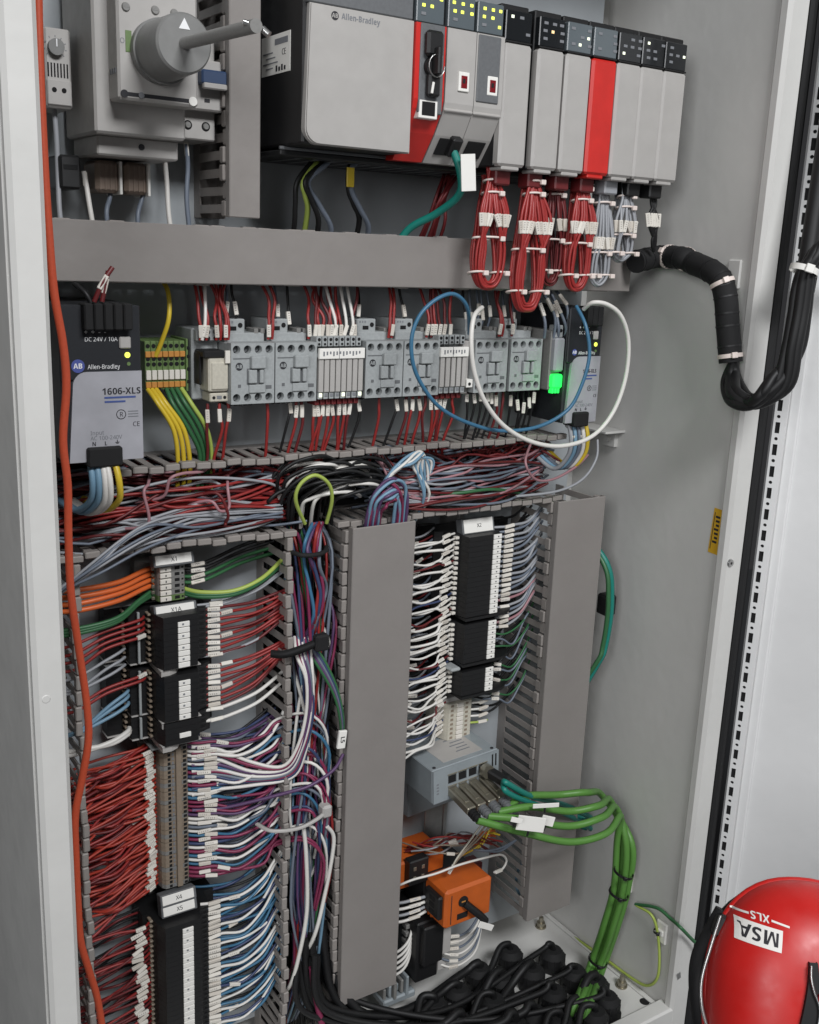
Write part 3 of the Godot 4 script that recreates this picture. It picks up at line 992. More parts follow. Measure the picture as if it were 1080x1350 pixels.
func row_tag(words: String, x0: float, x1: float, y0: float, y1: float, z: float, label: String) -> void:
	var t := thing("row_tag", label, "label", Vector3(x0, y0, z))
	var w := x1 - x0
	var h := y1 - y0
	obj("holder", bx(-1.5, -2, -14, w + 3, h + 1, -1, 0.8), M["grey_dark"], t, Vector3.ZERO, Basis(Vector3(1, 0, 0), -0.25))
	var s := obj("sheet", bx(0, 0, -1, w, h, 0.2, 0.4), M["white"], t, Vector3.ZERO, Basis(Vector3(1, 0, 0), -0.25))
	text(words, 4.4, Vector3(w * 0.52, h * 0.5, 0.3), M["ink"], s)


func left_terminals() -> void:
	row_tag("X1", -70, -33, -157, -147.5, 60, "white row tag above the terminals with orange wires")
	row_tag("X1A", -71, -31.5, -209, -199, 62, "white row tag just under the terminals with orange wires")
	row_tag("X4", -70, -35, -534, -524, 60, "white row tag under the long grey terminal column, upper of two")
	row_tag("X5", -70, -35, -546, -536.5, 62, "white row tag under the long grey terminal column, lower of two")
	# six terminals with orange wires
	var body := [-78, 8, -78, 20, -66, 34, -64, 47, -62, 50, -38, 50, -36, 47, -33, 34, -22, 20, -22, 8]
	var t := thing("terminal_strip", "short strip of six grey terminals with orange wires on the left", "terminal strip", Vector3(0, -162, 0))
	var ms := slice(body, 5.8)
	for k in 6:
		var g := put("terminal", ms, M["green_block" if k == 5 else "grey_mid"], t, Vector3(0, -k * 6.1, 0))
		obj("marker", bx(-63, -5.4, 49, -51.5, -0.6, 52, 0.5), M["marker"], g)
		obj("print_mark", bx(-57.6, -4, 51.9, -56.6, -2, 52.3, 0), M["ink"], g)
		obj("entry", bx(-47.5, -4.4, 49.7, -42.5, -1.2, 50.4, 0.1), M["hole"], g)
		obj("test_point", bx(-40.5, -3.6, 49.7, -38.5, -1.8, 50.4, 0.1), M["hole"], g)
		obj("clamp", bx(-69.5, -4.6, 30, -66, -1.2, 45, 0.6), M["nickel"], g)
	# relay blocks, black
	var rp := [-112, 8, -112, 25, -93, 25, -93, 43, -73, 43, -73, 62, -69, 75, -34, 75, -30, 62, -14, 56, -14, 32, -2, 32, -2, 8]
	var rs := slice(rp, 5.9)
	var rn := slice([-86, 8, -86, 40, -79, 44, -78, 62, -73, 75, -34, 75, -30, 62, -14, 56, -14, 32, -2, 32, -2, 8], 5.9)
	var sets := [[-206.0, 9, "upper black relay block in the left column, with white marker strip"], [-268.0, 8, "middle black relay block in the left column, with white marker strip"], [-318.5, 4, "small black relay block with one white marker, above the long grey terminals"], [-551.0, 32, "tall black relay block at the bottom of the left column with white marker strip"]]
	for s in sets:
		t = thing("relay_block", s[2], "relay block", Vector3(0, s[0], 0), "black relay blocks of the left column")
		for k in s[1]:
			var tall: bool = s[1] > 20
			var g := put("relay", rn if tall else rs, M["black"], t, Vector3(0, -k * 6.1, 0))
			if not tall:
				obj("terminal", bx(-96.5, -4.2, 24.5, -93.4, -1.8, 34, 0.5), M["beige_dark"], g)
			obj("terminal", bx(-82.0 if tall else -76.5, -4.2, 42.5, -73.4, -1.8, 52, 0.5), M["beige_dark"], g)
			obj("terminal", bx(-29, -4.6, 50, -20, -1.4, 61, 0.5), M["black_matt"], g)
			if s[1] > 4 and k > 0 or k == 2:
				obj("marker", bx(-54.5, -5.6, 74, -42.5, -0.3, 76.4, 0.4), M["white"], g)
				if k % 2:
					obj("print_mark", bx(-50.5, -3.6, 76.3, -48.5, -1.8, 76.7, 0), M["ink_grey"], g)
		if s[1] < 20:
			obj("end_plate", bx(-112, 0.3, 8, -14, 1.6, 27, 0.3), M["grey_plastic"], t)
		var low: float = -s[1] * 6.1
		obj("end_plate", bx(-113, low - 1.4, 8, -93, low - 0.2, 27, 0.3), M["light_grey"], t)
		obj("end_plate", bx(-93, low - 1.4, 30, -72, low - 0.2, 45, 0.3), M["light_grey"], t)
		obj("end_plate", bx(-72, low - 1.4, 30, -30, low - 0.2, 73, 0.3), M["light_grey"], t)
		var ear := MB.new()
		ear.t = Transform3D(SLICE, Vector3(0, low + 0.5, 0))
		ear.prism(PackedVector2Array([Vector2(-71, 30), Vector2(-50, 30), Vector2(-50, 62), Vector2(-54, 68), Vector2(-62, 72), Vector2(-71, 72)]), 2, 8)
		obj("end_cap", ear, M["light_grey"], t)
		if s[1] > 20:
			continue
		var cb := obj("crossbar", bx(-86, low + 1, 46, -83.5, 0, 49, 0.4), M["grey_plastic"], t)
		cb.set_meta("label", "pale jumper bar")
	# the long grey column
	var body2 := [-76, 8, -76, 18, -68, 30, -65, 45, -62, 49, -38, 49, -35, 45, -31, 30, -22, 18, -22, 8]
	t = thing("terminal_strip", "long grey terminal column with dense red wires on its left", "terminal strip", Vector3(0, -359, 0))
	var m2 := slice(body2, 4.7)
	var m3 := slice(body2, 4.2)
	for k in 33:
		var g := put("terminal", m2 if k % 3 else m3, M["beige_dark" if k % 4 else "grey_mid"], t, Vector3(0, -k * 4.95, 0))
		obj("entry", bx(-58, -3.9, 48.7, -55, -1.0, 49.5, 0.1), M["hole"], g)
		obj("entry", bx(-53.5, -3.9, 48.7, -51.5, -1.0, 49.5, 0.1), M["ink_grey"], g)
		obj("entry", bx(-41.5, -3.9, 48.7, -38, -1.0, 49.5, 0.1), M["hole"], g)
	obj("marker_rail", bx(-50, -163, 47, -44, 0, 52, 0.5), M["beige_dark"], t)
	obj("end_plate", bx(-74, 0.4, 8, -24, 2, 47, 0.3), M["grey_plastic"], t)


func right_terminals() -> void:
	row_tag("X2", 299, 341, -167, -151, 62, "white row tag on top of the tall black relay column on the right")
	var rp := [244, 8, 244, 24, 272, 26, 274, 36, 284, 40, 286, 56, 294, 60, 297, 75, 343, 75, 347, 60, 356, 56, 364, 40, 372, 30, 396, 20, 396, 8]
	var rs := slice(rp, 5.9)
	var sets := [[-168.0, 16, "upper black relay block of the right column, tallest, white markers"], [-275.0, 8, "middle black relay block of the right column between two black fins"], [-335.0, 5, "lowest black relay block of the right column above the cream terminals"]]
	for s in sets:
		var t := thing("relay_block", s[2], "relay block", Vector3(0, s[0], 0), "black relay blocks of the right column")
		for k in s[1]:
			var g := put("relay", rs, M["black"], t, Vector3(0, -k * 6.15, 0))
			obj("marker", bx(331.5, -5.7, 74, 343, -0.2, 76.6, 0.5), M["white"], g)
			obj("print_mark", bx(337, -3.6, 76.5, 338.5, -2.2, 76.9, 0), M["ink"], g)
			obj("terminal", bx(287, -4.6, 55, 292, -1.4, 62, 0.5), M["marker"], g)
			obj("terminal", bx(349, -4.6, 55, 355, -1.4, 60, 0.5), M["black_matt"], g)
		var low: float = -s[1] * 6.15
		var fin := MB.new()
		fin.t = Transform3D(SLICE, Vector3(0, low - 0.4, 0))
		var pts := PackedVector2Array([Vector2(296, 8), Vector2(296, 77), Vector2(346, 77)])
		for k in 9:
			pts.append(Vector2(346, 45) + Vector2(sin(k * PI / 16), cos(k * PI / 16)) * Vector2(33, 32))
		pts.append(Vector2(379, 8))
		fin.prism(pts, 0, 3.2)
		obj("end_plate", fin, M["black"], t)
	var clear := thing("end_bracket", "clear plastic end piece left of the lowest relay block", "end bracket", Vector3(282, -333, 40))
	obj("body", bx(0, 0, 0, 14, 5, 34, 2), M["grey_plastic"], clear)
	var t := thing("terminal_strip", "short strip of cream terminals above the grey network switch", "terminal strip", Vector3(0, -388, 0))
	var ms := slice([292, 8, 292, 30, 298, 44, 300, 48, 334, 48, 337, 44, 343, 30, 343, 8], 5.8)
	for k in 8:
		var g := put("terminal", ms, M["beige"], t, Vector3(0, -k * 6.0, 0))
		obj("marker", bx(311.5, -5.5, 47, 321, -0.4, 50.4, 0.5), M["marker"], g)
		obj("entry", bx(325, -4.3, 47.6, 329, -1.4, 48.5, 0.1), M["beige_dark"], g)
		obj("entry", bx(303, -4.3, 47.6, 307, -1.4, 48.5, 0.1), M["beige_dark"], g)
	obj("end_bracket", bx(290, 0.5, 8, 344, 7, 44, 1), M["light_grey"], t, Vector3.ZERO)
	for x in [303.0, 330.0]:
		obj("end_screw", disc(2.2, 1.4, 12), M["steel"], t, Vector3(x, -51, 40))
	obj("end_bracket", bx(296, -54, 8, 340, -48.5, 40, 1), M["light_grey"], t)


func ethernet() -> void:
	var tilt := Basis(Vector3(0, 0, 1), 0.06)
	var t := thing("network_switch", "grey metal network switch box with a row of sockets and plugs", "network switch", Vector3(247, -484, 0), "", tilt)
	var m := MB.new()
	m.box(0, 0, 30, 97, 44, 97, 1.2)
	obj("housing", m, M["switch_paint"], t)
	obj("mount", bx(8, -56, 4, 84, 44, 30, 1), M["switch_paint"], t)
	var f := MB.new()
	var x := 26.0
	f.quad(Vector3(0.5, 0.5, 99), Vector3(20, 0.5, 99), Vector3(20, 43.5, 99), Vector3(0.5, 43.5, 99), Vector3(0, 0, 1))
	f.quad(Vector3(20, 0.5, 99), Vector3(80, 0.5, 99), Vector3(80, 3, 99), Vector3(20, 3, 99), Vector3(0, 0, 1))
	f.quad(Vector3(20, 34, 99), Vector3(80, 34, 99), Vector3(80, 43.5, 99), Vector3(20, 43.5, 99), Vector3(0, 0, 1))
	f.quad(Vector3(80, 0.5, 99), Vector3(96.5, 0.5, 99), Vector3(96.5, 43.5, 99), Vector3(80, 43.5, 99), Vector3(0, 0, 1))
	for k in 4:
		for j in 2:
			f.hole(20 + k * 15, 3 + j * 15.5, 35 + k * 15, 18.5 + j * 15.5, 99, 27.5 + k * 15, 10.5 + j * 15.5, 6.0, 5.5, true, 10)
	for sd in [[0.5, -1.0], [96.5, 1.0]]:
		f.quad(Vector3(sd[0], 0.5, 97), Vector3(sd[0], 43.5, 97), Vector3(sd[0], 43.5, 99), Vector3(sd[0], 0.5, 99), Vector3(sd[1], 0, 0))
	f.quad(Vector3(0.5, 43.5, 97), Vector3(96.5, 43.5, 97), Vector3(96.5, 43.5, 99), Vector3(0.5, 43.5, 99), Vector3(0, 1, 0))
	f.quad(Vector3(0.5, 0.5, 97), Vector3(96.5, 0.5, 97), Vector3(96.5, 0.5, 99), Vector3(0.5, 0.5, 99), Vector3(0, -1, 0))
	obj("front", f, M["switch_paint"], t)
	for k in 4:
		for j in 2:
			obj("socket", bx(21.5 + k * 15, 5 + j * 15.5, 96.9, 33.5 + k * 15, 16 + j * 15.5, 97.6, 0), M["hole"], t)
			obj("socket_frame", bx(20.8 + k * 15, 17 + j * 15.5, 98.8, 34.2 + k * 15, 18.4 + j * 15.5, 100, 0.2), M["nickel"], t)
	var lb := obj("top_label", bx(22, 44, 40, 80, 44.4, 88, 0), M["light_grey"], t)
	for k in 5:
		obj("print_line", bx(50 + (k % 2) * 5.0, 44.3, 46 + k * 7.0, 74 - k, 44.6, 48 + k * 7.0, 0), M["ink_grey"], lb)
	for q in [Vector3(6, 44, 92), Vector3(91, 44, 92)]:
		var s := MB.new()
		s.cyl(Vector3.ZERO, Vector3(0, 0.8, 0), 2.2, 2.0, 12)
		obj("screw", s, M["ink"], t, q)
	obj("side_slot", bx(86, 24, 98.6, 88, 40, 99.4, 0.1), M["hole"], t)
	obj("side_slot", bx(91, 24, 98.6, 93, 40, 99.4, 0.1), M["hole"], t)
	for k in 4:
		obj("print_mark", bx(5, 12 + k * 4.0, 98.8, 8, 14 + k * 4.0, 99.3, 0), M["ink_grey"], t)
	# plugs in the lower sockets
	var where := ["first from the left", "second from the left", "third from the left", "the one beside the black plug"]
	for k in 4:
		var pt := thing("network_plug", "metal network plug in the lower row of the switch, " + where[k], "plug", Vector3(247, -484, 0) + tilt * Vector3(27.5 + k * 15, 10.5, 99), "metal network plugs in the switch", tilt)
		var pm := MB.new()
		pm.box(-6, -5.2, -8, 6, 5.2, 40, 1.2)
		obj("shell", pm, M["nickel"], pt, Vector3.ZERO, Basis(Vector3(1, 0, 0), 0.18))
		var bm := MB.new()
		bm.cyl(Vector3(0, 0, 38), Vector3(0, -0.5, 54), 5.4, 4.2, 14)
		for j in 3:
			bm.cyl(Vector3(0, 0, 40 + j * 4.0), Vector3(0, 0, 42 + j * 4.0), 6.0, 6.0, 14)
		obj("collar", bm, M["grey_dark" if k else "black"], pt, Vector3.ZERO, Basis(Vector3(1, 0, 0), 0.22))
		obj("latch", bx(-2.5, 5, 6, 2.5, 6.4, 30, 0.4), M["nickel"], pt, Vector3.ZERO, Basis(Vector3(1, 0, 0), 0.18))
	var bp := thing("network_plug", "black network plug in the upper socket at the right end of the switch", "plug", Vector3(247, -484, 0) + tilt * Vector3(72.5, 26, 99), "", tilt)
	obj("shell", bx(-6, -6, -8, 6, 6, 36, 2), M["black"], bp, Vector3.ZERO, Basis(Vector3(1, 0, 0), 0.25) * Basis(Vector3(0, 1, 0), 0.35))
	var r2 := MB.new()
	r2.cyl(Vector3(0, 0, 4), Vector3(0, 0, 12), 8.4, 8.4, 16)
	obj("ring", r2, M["nickel"], bp)


func safety_relays() -> void:
	var t := thing("safety_relay", "orange safety relay in front with rounded top edge and black lever", "relay", Vector3(266, -655, 0))
	var f := MB.new()
	f.box(0, 0, 62, 71, 53, 109, 3.5)
	obj("housing", f, M["orange"], t)
	obj("base", bx(0, -2, 8, 68, 50, 62, 1.5), M["black"], t)
	obj("front_seam", bx(8, 6, 108.4, 9, 46, 109.4, 0), M["ink"], t)
	var lv := MB.new()
	lv.tube(sp([Vector3(28, 30, 110), Vector3(36, 22, 114), Vector3(48, 10, 118), Vector3(56, 0, 119)]), 5.2, 10, true, 0.7)
	obj("lever", lv, M["black"], t)
	var dl := obj("dial", disc(7.0, 1.4, 20), M["black_matt"], t, Vector3(26, 33, 108.8))
	obj("dial_slot", bx(-3, -0.8, 1.3, 3, 0.8, 1.8, 0.1), M["ochre"], dl)
	obj("slot_window", bx(18, 9, 108.6, 34, 17, 109.6, 0.2), M["hole"], t)
	obj("tag", bx(0, 0, 0, 26, 8, 1.4, 0.3), M["white"], t, Vector3(40, 0, 122), Basis(Vector3(0, 0, 1), -0.55))
	var cn := MB.new()
	cn.box(-7, 12, 72, 0.5, 44, 104, 2)
	var co := obj("side_connector", cn, M["black"], t)
	for k in 3:
		obj("connector_hole", bx(-7.6, 16 + k * 9.0, 84, -6.9, 22 + k * 9.0, 94, 0.2), M["hole"], co)
		obj("side_rib", bx(-0.8, 2, 66 + k * 6.0, 0.3, 10, 69 + k * 6.0, 0.2), M["orange"], t)
	obj("red_side_panel", bx(71.2, -12, 30, 100, 32, 52, 2), M["red_deep"], t)
	obj("teal_corner", bx(68, -20, 30, 112, -12, 44, 2), M["teal_cable"], t)
	t = thing("safety_relay", "second orange safety relay further back with black four pin terminal", "relay", Vector3(216, -626, 0))
	obj("housing", bx(0, 8, 8, 82, 46, 58, 2.5), M["orange"], t)
	var tb := obj("terminal_block", bx(22, 18, 56, 50, 52, 70, 1.5), M["black"], t)
	for k in 2:
		for j in 2:
			obj("pin", bx(27 + k * 12.0, 26 + j * 13.0, 69.8, 31 + k * 12.0, 31 + j * 13.0, 71, 0.3), M["nickel"], tb, Vector3.ZERO)
	t = thing("relay_block", "black relay block under the front orange relay, two white tags", "relay block", Vector3(248, -745, 0))
	obj("body", bx(0, 0, 8, 34, 86, 78, 2), M["black"], t)
	obj("front_step", bx(4, 28, 76, 34, 84, 88, 2), M["black"], t)
	obj("tag", bx(34, 36, 70, 46, 74, 86, 0.6), M["light_grey"], t)
	obj("tag", bx(33, 8, 70, 45, 22, 80, 0.6), M["light_grey"], t)
	for k in 6:
		obj("terminal", bx(-5, 14 + k * 11.0, 50, 1, 20 + k * 11.0, 60, 0.5), M["grey_mid"], t)


func cabinet_floor() -> void:
	# black cable glands in the floor plate
	var spots := [Vector3(470,-770,87), Vector3(420,-770,56), Vector3(470,-770,132), Vector3(481,-775,162), Vector3(472,-778,192), Vector3(439,-775,205), Vector3(372,-770,164), Vector3(422,-770,101), Vector3(419,-770,148), Vector3(376,-770,93), Vector3(361,-770,64), Vector3(341,-770,122), Vector3(313,-770,83), Vector3(394,-772,191), Vector3(340,-772,167), Vector3(273,-770,89), Vector3(284,-770,133), Vector3(429,-772,183)]
	var g := thing("cable_gland", "", "cable gland")
	var m := MB.new()
	m.cyl(Vector3(0, 0, 0), Vector3(0, 9, 0), 20, 20, 6)
	m.cyl(Vector3(0, 9, 0), Vector3(0, 20, 0), 18, 17.5, 24)
	obj("nut", m, M["black"], g)
	var m2 := MB.new()
	m2.cyl(Vector3(0, 20, 0), Vector3(0, 28, 0), 17.0, 12, 24)
	for k in 12:
		var a := TAU * k / 12
		m2.box(cos(a) * 17.2 - 0.9, 9, sin(a) * 17.2 - 0.9, cos(a) * 17.2 + 0.9, 21, sin(a) * 17.2 + 0.9, 0.3)
	obj("dome", m2, M["black_matt"], g)
	var lab := "black round cable gland with ribbed dome on the cabinet floor"
	g.position = Vector3(spots[0].x, -800, spots[0].z) * MM
	tag(g, lab, "cable gland", "black cable glands on the cabinet floor")
	for k in range(1, spots.size()):
		dup(g, "cable_gland", lab, Vector3(spots[k].x, -800, spots[k].z), "black cable glands on the cabinet floor")
	# black cables sweeping from the open trunking to the glands
	for k in spots.size():
		var s: Vector3 = Vector3(spots[k].x, -772, spots[k].z)
		var x0 := 75.0 + rng.randf() * 55.0
		var z0 := rng.randf_range(30, 90)
		var lift := rng.randf_range(0, 9)
		var mid := Vector3(lerpf(x0, s.x, 0.45), -772 + rng.randf_range(-8, 12), lerpf(z0, s.z, 0.5) + rng.randf_range(10, 40))
		var pts := [Vector3(x0, -640 + rng.randf_range(-20, 20), z0), Vector3(x0 + 12, -712, z0 + 14), mid, Vector3(s.x - 34, s.y + lift, s.z + 2), Vector3(s.x - 9, s.y + lift + 6, s.z), Vector3(s.x, s.y + 2, s.z), Vector3(s.x, s.y - 20, s.z)]
		var near := k % 2 == 1
		if near:
			pts = [Vector3(s.x - 120 + rj(20), -789, s.z + 26 + rj(12)), Vector3(s.x - 84 + rj(12), -784, s.z + 30 + rj(14)), Vector3(s.x - 46, s.y - 4, s.z + 16 + rj(8)), Vector3(s.x - 20, s.y + 9, s.z + rj(5)), Vector3(s.x - 4, s.y + 9, s.z), Vector3(s.x, s.y - 4, s.z), Vector3(s.x, s.y - 20, s.z)]
		wire("black_cable", pts, rng.randf_range(3.6, 6.0), "black_wire", "short black cable bending into a floor gland" if near else "thick black cable sweeping over the floor into a gland", "short black cables at the floor glands" if near else "black cables over the cabinet floor", [], 10)
	for k in 4:
		var x0 := 78.0 + rng.randf() * 45
		wire("black_cable", [Vector3(x0, -620, 60 + k * 3), Vector3(x0 + 14, -720, 80 + k * 4), Vector3(x0 + 90 + k * 6, -778, 118 + k * 7), Vector3(x0 + 230 + k * 4, -785, 150 + k * 7), Vector3(x0 + 330, -790, 180 + k * 6)], 5.0, "black_wire", "thick black cable lying in front along the cabinet floor", "black cables lying in front on the floor", [], 8)
	for k in 2:
		var b := thing("floor_bolt", ["steel bolt with nut on the floor near the wall corner", "steel bolt with nut on the floor right of the green cables"][k], "bolt", [Vector3(514,-800,11), Vector3(527,-800,164)][k], "steel floor bolts")
		var bm := MB.new()
		bm.cyl(Vector3.ZERO, Vector3(0, 2, 0), 8, 8, 18)
		bm.cyl(Vector3(0, 2, 0), Vector3(0, 8, 0), 6.6, 6.4, 6)
		bm.cyl(Vector3(0, 8, 0), Vector3(0, 16, 0), 3.6, 3.4, 12)
		obj("nut", bm, M["nickel"], b)


func tie_mount(at: Vector3, label: String) -> void:
	var t := thing("tie_mount", label, "cable mount", at, "white cable tie mounts on the side wall")
	obj("pad", bx(-4, -15, -9, 0, 15, 9, 1.5), M["white"], t)
	obj("bridge", bx(-6.5, -4, -5, -3.5, 4, 5, 1), M["white"], t)


func ring_tie(at: Vector3, dir: Vector3, r: float, mat: String, label: String, group: String, w := 4.0) -> void:
	var t := thing("cable_tie", label, "cable tie", at, group)
	var d := dir.normalized()
	var u := d.cross(Vector3(0.2, 0.3, 0.9)).normalized()
	var v := d.cross(u)
	var m := MB.new()
	var last := Vector3.ZERO
	var n := 20
	for k in n + 1:
		var a := TAU * k / n
		var o := u * cos(a) + v * sin(a)
		var p := o * r
		if k > 0:
			var o2 := u * cos(a - TAU / n) + v * sin(a - TAU / n)
			m.stri(last + d * w / 2, p + d * w / 2, p - d * w / 2, o2, o, o)
			m.stri(last + d * w / 2, p - d * w / 2, last - d * w / 2, o2, o, o2)
			m.tri(last + d * w / 2, p + d * w / 2, p * 0.9 + d * w / 2, d)
			m.tri(last - d * w / 2, p - d * w / 2, p * 0.9 - d * w / 2, -d)
		last = p
	obj("band", m, M[mat], t)
	var hm := MB.new()
	var f := (Vector3(-0.5, 0.2, 0.8) - d * d.dot(Vector3(-0.5, 0.2, 0.8))).normalized()
	hm.t = Transform3D(Basis(d, f, d.cross(f)), f * (r + 0.8))
	hm.box(-w * 0.7, -1.6, -w * 0.7, w * 0.7, 1.6, w * 0.7, 0.5)
	obj("head", hm, M[mat], t)


func harnesses() -> void:
	# black wrapped harness to the door
	var path := [Vector3(485,147,110), Vector3(528,154,106), Vector3(526,153,143), Vector3(530, 150, 150), Vector3(520,137,200), Vector3(522,117,213), Vector3(524,83,220), Vector3(526,44,228)]
	var t := thing("cable_harness", "thick black wrapped cable harness along the right wall toward the door", "cable harness", path[0])
	var wrap := PackedVector3Array()
	for q in sp(path, 8):
		wrap.append(q - path[0])
	var m := MB.new()
	m.tube(wrap, 12.8, 18)
	obj("wrap", m, M["black_matt"], t)
	for k in 60:
		var i := int(float(k) / 60 * (wrap.size() - 2)) + 1
		var sm := MB.new()
		sm.tube(PackedVector3Array([wrap[i] - (wrap[i + 1] - wrap[i - 1]).normalized() * 0.9, wrap[i] + (wrap[i + 1] - wrap[i - 1]).normalized() * 0.9])  , 13.3, 18)
		if k % 4 == 0:
			obj("spiral_edge", sm, M["black"], t)
	var tail := [[0.0, 0.0], [9.0, 3.0], [-8.0, 4.0], [3.0, -9.0], [-3.0, 9.0], [10.0, -6.0], [-10.0, -5.0]]
	for q in tail:
		var a: float = q[0] * 0.7
		var b: float = q[1] * 0.7
		var pp := [Vector3(526, 46, 232), Vector3(528,26,230) + Vector3(a, b, b) * 0.9, Vector3(506,10,262) + Vector3(a, b, a) * 1.0, Vector3(501,12,290) + Vector3(b, a, a), Vector3(513,32,305) + Vector3(b * 1.2, a, b), Vector3(524,65,308) + Vector3(a * 1.3, b, b), Vector3(527,101,308) + Vector3(a * 1.2, b, b), Vector3(527,134,308) + Vector3(a, b, b), Vector3(529,154,312) + Vector3(a, b, b) * 0.8, Vector3(551,172,318) + Vector3(a, b, b) * 0.8, Vector3(640, 168, 352) + Vector3(a, b, b) * 0.8, Vector3(690, 170, 440) + Vector3(a, b, b) * 0.6]
		var loc := []
		for s in pp:
			loc.append(s - path[0])
		var tm := MB.new()
		tm.tube(sp(loc, 7), rng.randf_range(4.6, 6.2), 10)
		obj("cable", tm, M["black_wire"], t)
	var full := sp(path, 8)
	for k in [[11, "first white tie on the black wall harness, next to the controller rack"], [20, "second white tie on the black wall harness"], [36, "third white tie on the black wall harness, where it bends down"], [54, "fourth white tie on the black wall harness, at the end of its wrap"]]:
		ring_tie(full[k[0]], full[k[0] + 1] - full[k[0] - 1], 13.8, "tie", k[1], "white ties on the black harness", 4.5)
	ring_tie(Vector3(522,146,310), Vector3(0.3, 1, 0.05), 14.5, "white", "white tie on the black cables beside the open door", "", 6.0)
	var up := thing("door_cable", "black cable bundle running up the gap beside the door", "cable", Vector3(551,134,290))
	var um := MB.new()
	um.tube(sp([Vector3.ZERO, Vector3(10, 60, -6), Vector3(22, 160, -12), Vector3(34, 300, -18), Vector3(40, 440, -24)]), 9, 12)
	um.tube(sp([Vector3(10, -10, 0), Vector3(24, 60, -6), Vector3(36, 160, -12), Vector3(46, 300, -18), Vector3(54, 440, -24)]), 6, 12)
	obj("cable", um, M["black_wire"], up)
	var wm := thing("tie_mount", "pale mount on the wall beside the bend of the black harness", "cable mount", Vector3(545,138,205), "")
	obj("pad", bx(-4, -16, -9, 0, 16, 9, 1.5), M["paint"], wm)
	# the orange hose down the left front post
	wire("orange_hose", [Vector3(-195,315,205), Vector3(-196,266,205), Vector3(-196,207,205), Vector3(-195,155,205), Vector3(-193,110,205), Vector3(-188,71,205), Vector3(-187,40,205), Vector3(-191,0,205), Vector3(-189,-36,205), Vector3(-190,-72,205), Vector3(-190,-121,205), Vector3(-186,-166,205), Vector3(-181,-220,205), Vector3(-181,-251,205), Vector3(-187,-283,205), Vector3(-194,-316,205), Vector3(-195,-355,205), Vector3(-195,-398,205), Vector3(-194,-436,205), Vector3(-188,-468,205), Vector3(-182,-498,205), Vector3(-178,-535,205)], 3.4, "hose", "orange red hose running down beside the left front post", "", [], 10)
	# green network cables
	var plug := [Vector3(273.5, -484.5, 150), Vector3(288.5, -483.6, 150), Vector3(303.5, -482.7, 150), Vector3(318.5, -481.8, 150)]
	var arcs := [[Vector3(328,-506,170), Vector3(394,-533,180), Vector3(449,-535,185), Vector3(500,-540,157)], [Vector3(330,-492,165), Vector3(397,-517,172), Vector3(447,-516,178), Vector3(505,-537,143)], [Vector3(347,-484,158), Vector3(407,-506,160), Vector3(449,-506,168), Vector3(510,-536,128)], [Vector3(350,-480,140), Vector3(405,-493,140), Vector3(446,-496,150), Vector3(515,-541,109)]]
	var which := ["lowest of the green network cables curving from the switch", "second green network cable from below, with white tags", "third green network cable from below", "rearmost green network cable from the switch"]
	for k in 4:
		var dx := -9.0 + k * 6.0
		var dz := (k % 2) * 11.0 - 5.0
		var tail2 := [Vector3(515,-584,154), Vector3(515,-650,156), Vector3(512,-714,147), Vector3(508,-784,133), Vector3(430,-765,191), Vector3(417,-797,189)]
		var pts := [plug[k]]
		pts.append_array(arcs[k])
		for q in tail2:
			pts.append(q + Vector3(dx * 0.8, 0, dz))
		wire("green_cable", pts, 4.6, "green_cable", which[k], "green network cables", [], 10, 7)
	for q in [[Vector3(510,-622,163), "black tie on the green cables, topmost"], [Vector3(508,-654,160), "black tie on the green cables beside the white wall mount"], [Vector3(508,-772,135), "black tie on the green cables just above the floor"]]:
		ring_tie(q[0], Vector3(0.25, 1, 0.2), 13.5, "black", q[1], "black ties on the green cables", 3.5)
	var tags := [[Vector3(325,-486,185), 34.0, 18.0, -0.2, "large white tag on the green network cables"], [Vector3(303,-475,185), 14.0, 6.0, -0.28, "small white tag left of the large one on the green cables"], [Vector3(355,-476,175), 32.0, 5.5, 0.0, "long thin white tag above the green network cables"], [Vector3(357,-495,178), 16.0, 12.0, -0.3, "white tie head between the tags on the green cables"]]
	for q in tags:
		var tg := thing("cable_tag", q[4], "label", q[0], "", Basis(Vector3(0, 0, 1), q[3]) * Basis(Vector3(0, 1, 0), -0.4))
		obj("sheet", bx(-q[1] / 2, -q[2] / 2, -0.6, q[1] / 2, q[2] / 2, 0.6, 0.3), M["white"], tg)
		obj("strap", bx(-2, -q[2] / 2 - 7, -1.6, 0.5, q[2] / 2 + 1, -0.4, 0.3), M["black"], tg)
	for k in 2:
		wire("teal_cable", [Vector3(322, -455, 135), Vector3(314,-448,150) - Vector3(0, k * 11, 0), Vector3(362,-483,140) - Vector3(0, k * 9, 0), Vector3(457,-542,100) - Vector3(0, k * 12, 0), Vector3(548,-609,60) - Vector3(0, k * 16, 0), Vector3(512, -600 - k * 10, 40)], 3.6, "teal_cable", ["upper teal cable from the black plug of the switch", "lower teal cable from the black plug of the switch"][k], "teal cables at the switch", [], 8)
	wire("teal_cable", [Vector3(480, -170, 30), Vector3(505,-219,83), Vector3(512,-270,94), Vector3(510,-331,93), Vector3(500,-362,89), Vector3(470, -470, 50)], 4.2, "teal_cable", "teal cable bulging out beside the right grey lid", "", [], 8)
	wire("teal_cable", [Vector3(478, -172, 26), Vector3(500,-220,84), Vector3(503,-267,98), Vector3(503,-329,96), Vector3(495,-360,91), Vector3(465, -470, 40)], 3.0, "green_wire", "dark green cable behind the teal one beside the right lid", "", [], 8)
	var cl := thing("cable_clip", "square black clip holding the teal cable on the right wall", "clip", Vector3(514,-281,81))
	obj("body", bx(-6, -13, -9, 12, 13, 10, 2), M["black_matt"], cl)
	obj("edge", bx(-4, 12, -7, 10, 14, 8, 0.6), M["black"], cl)
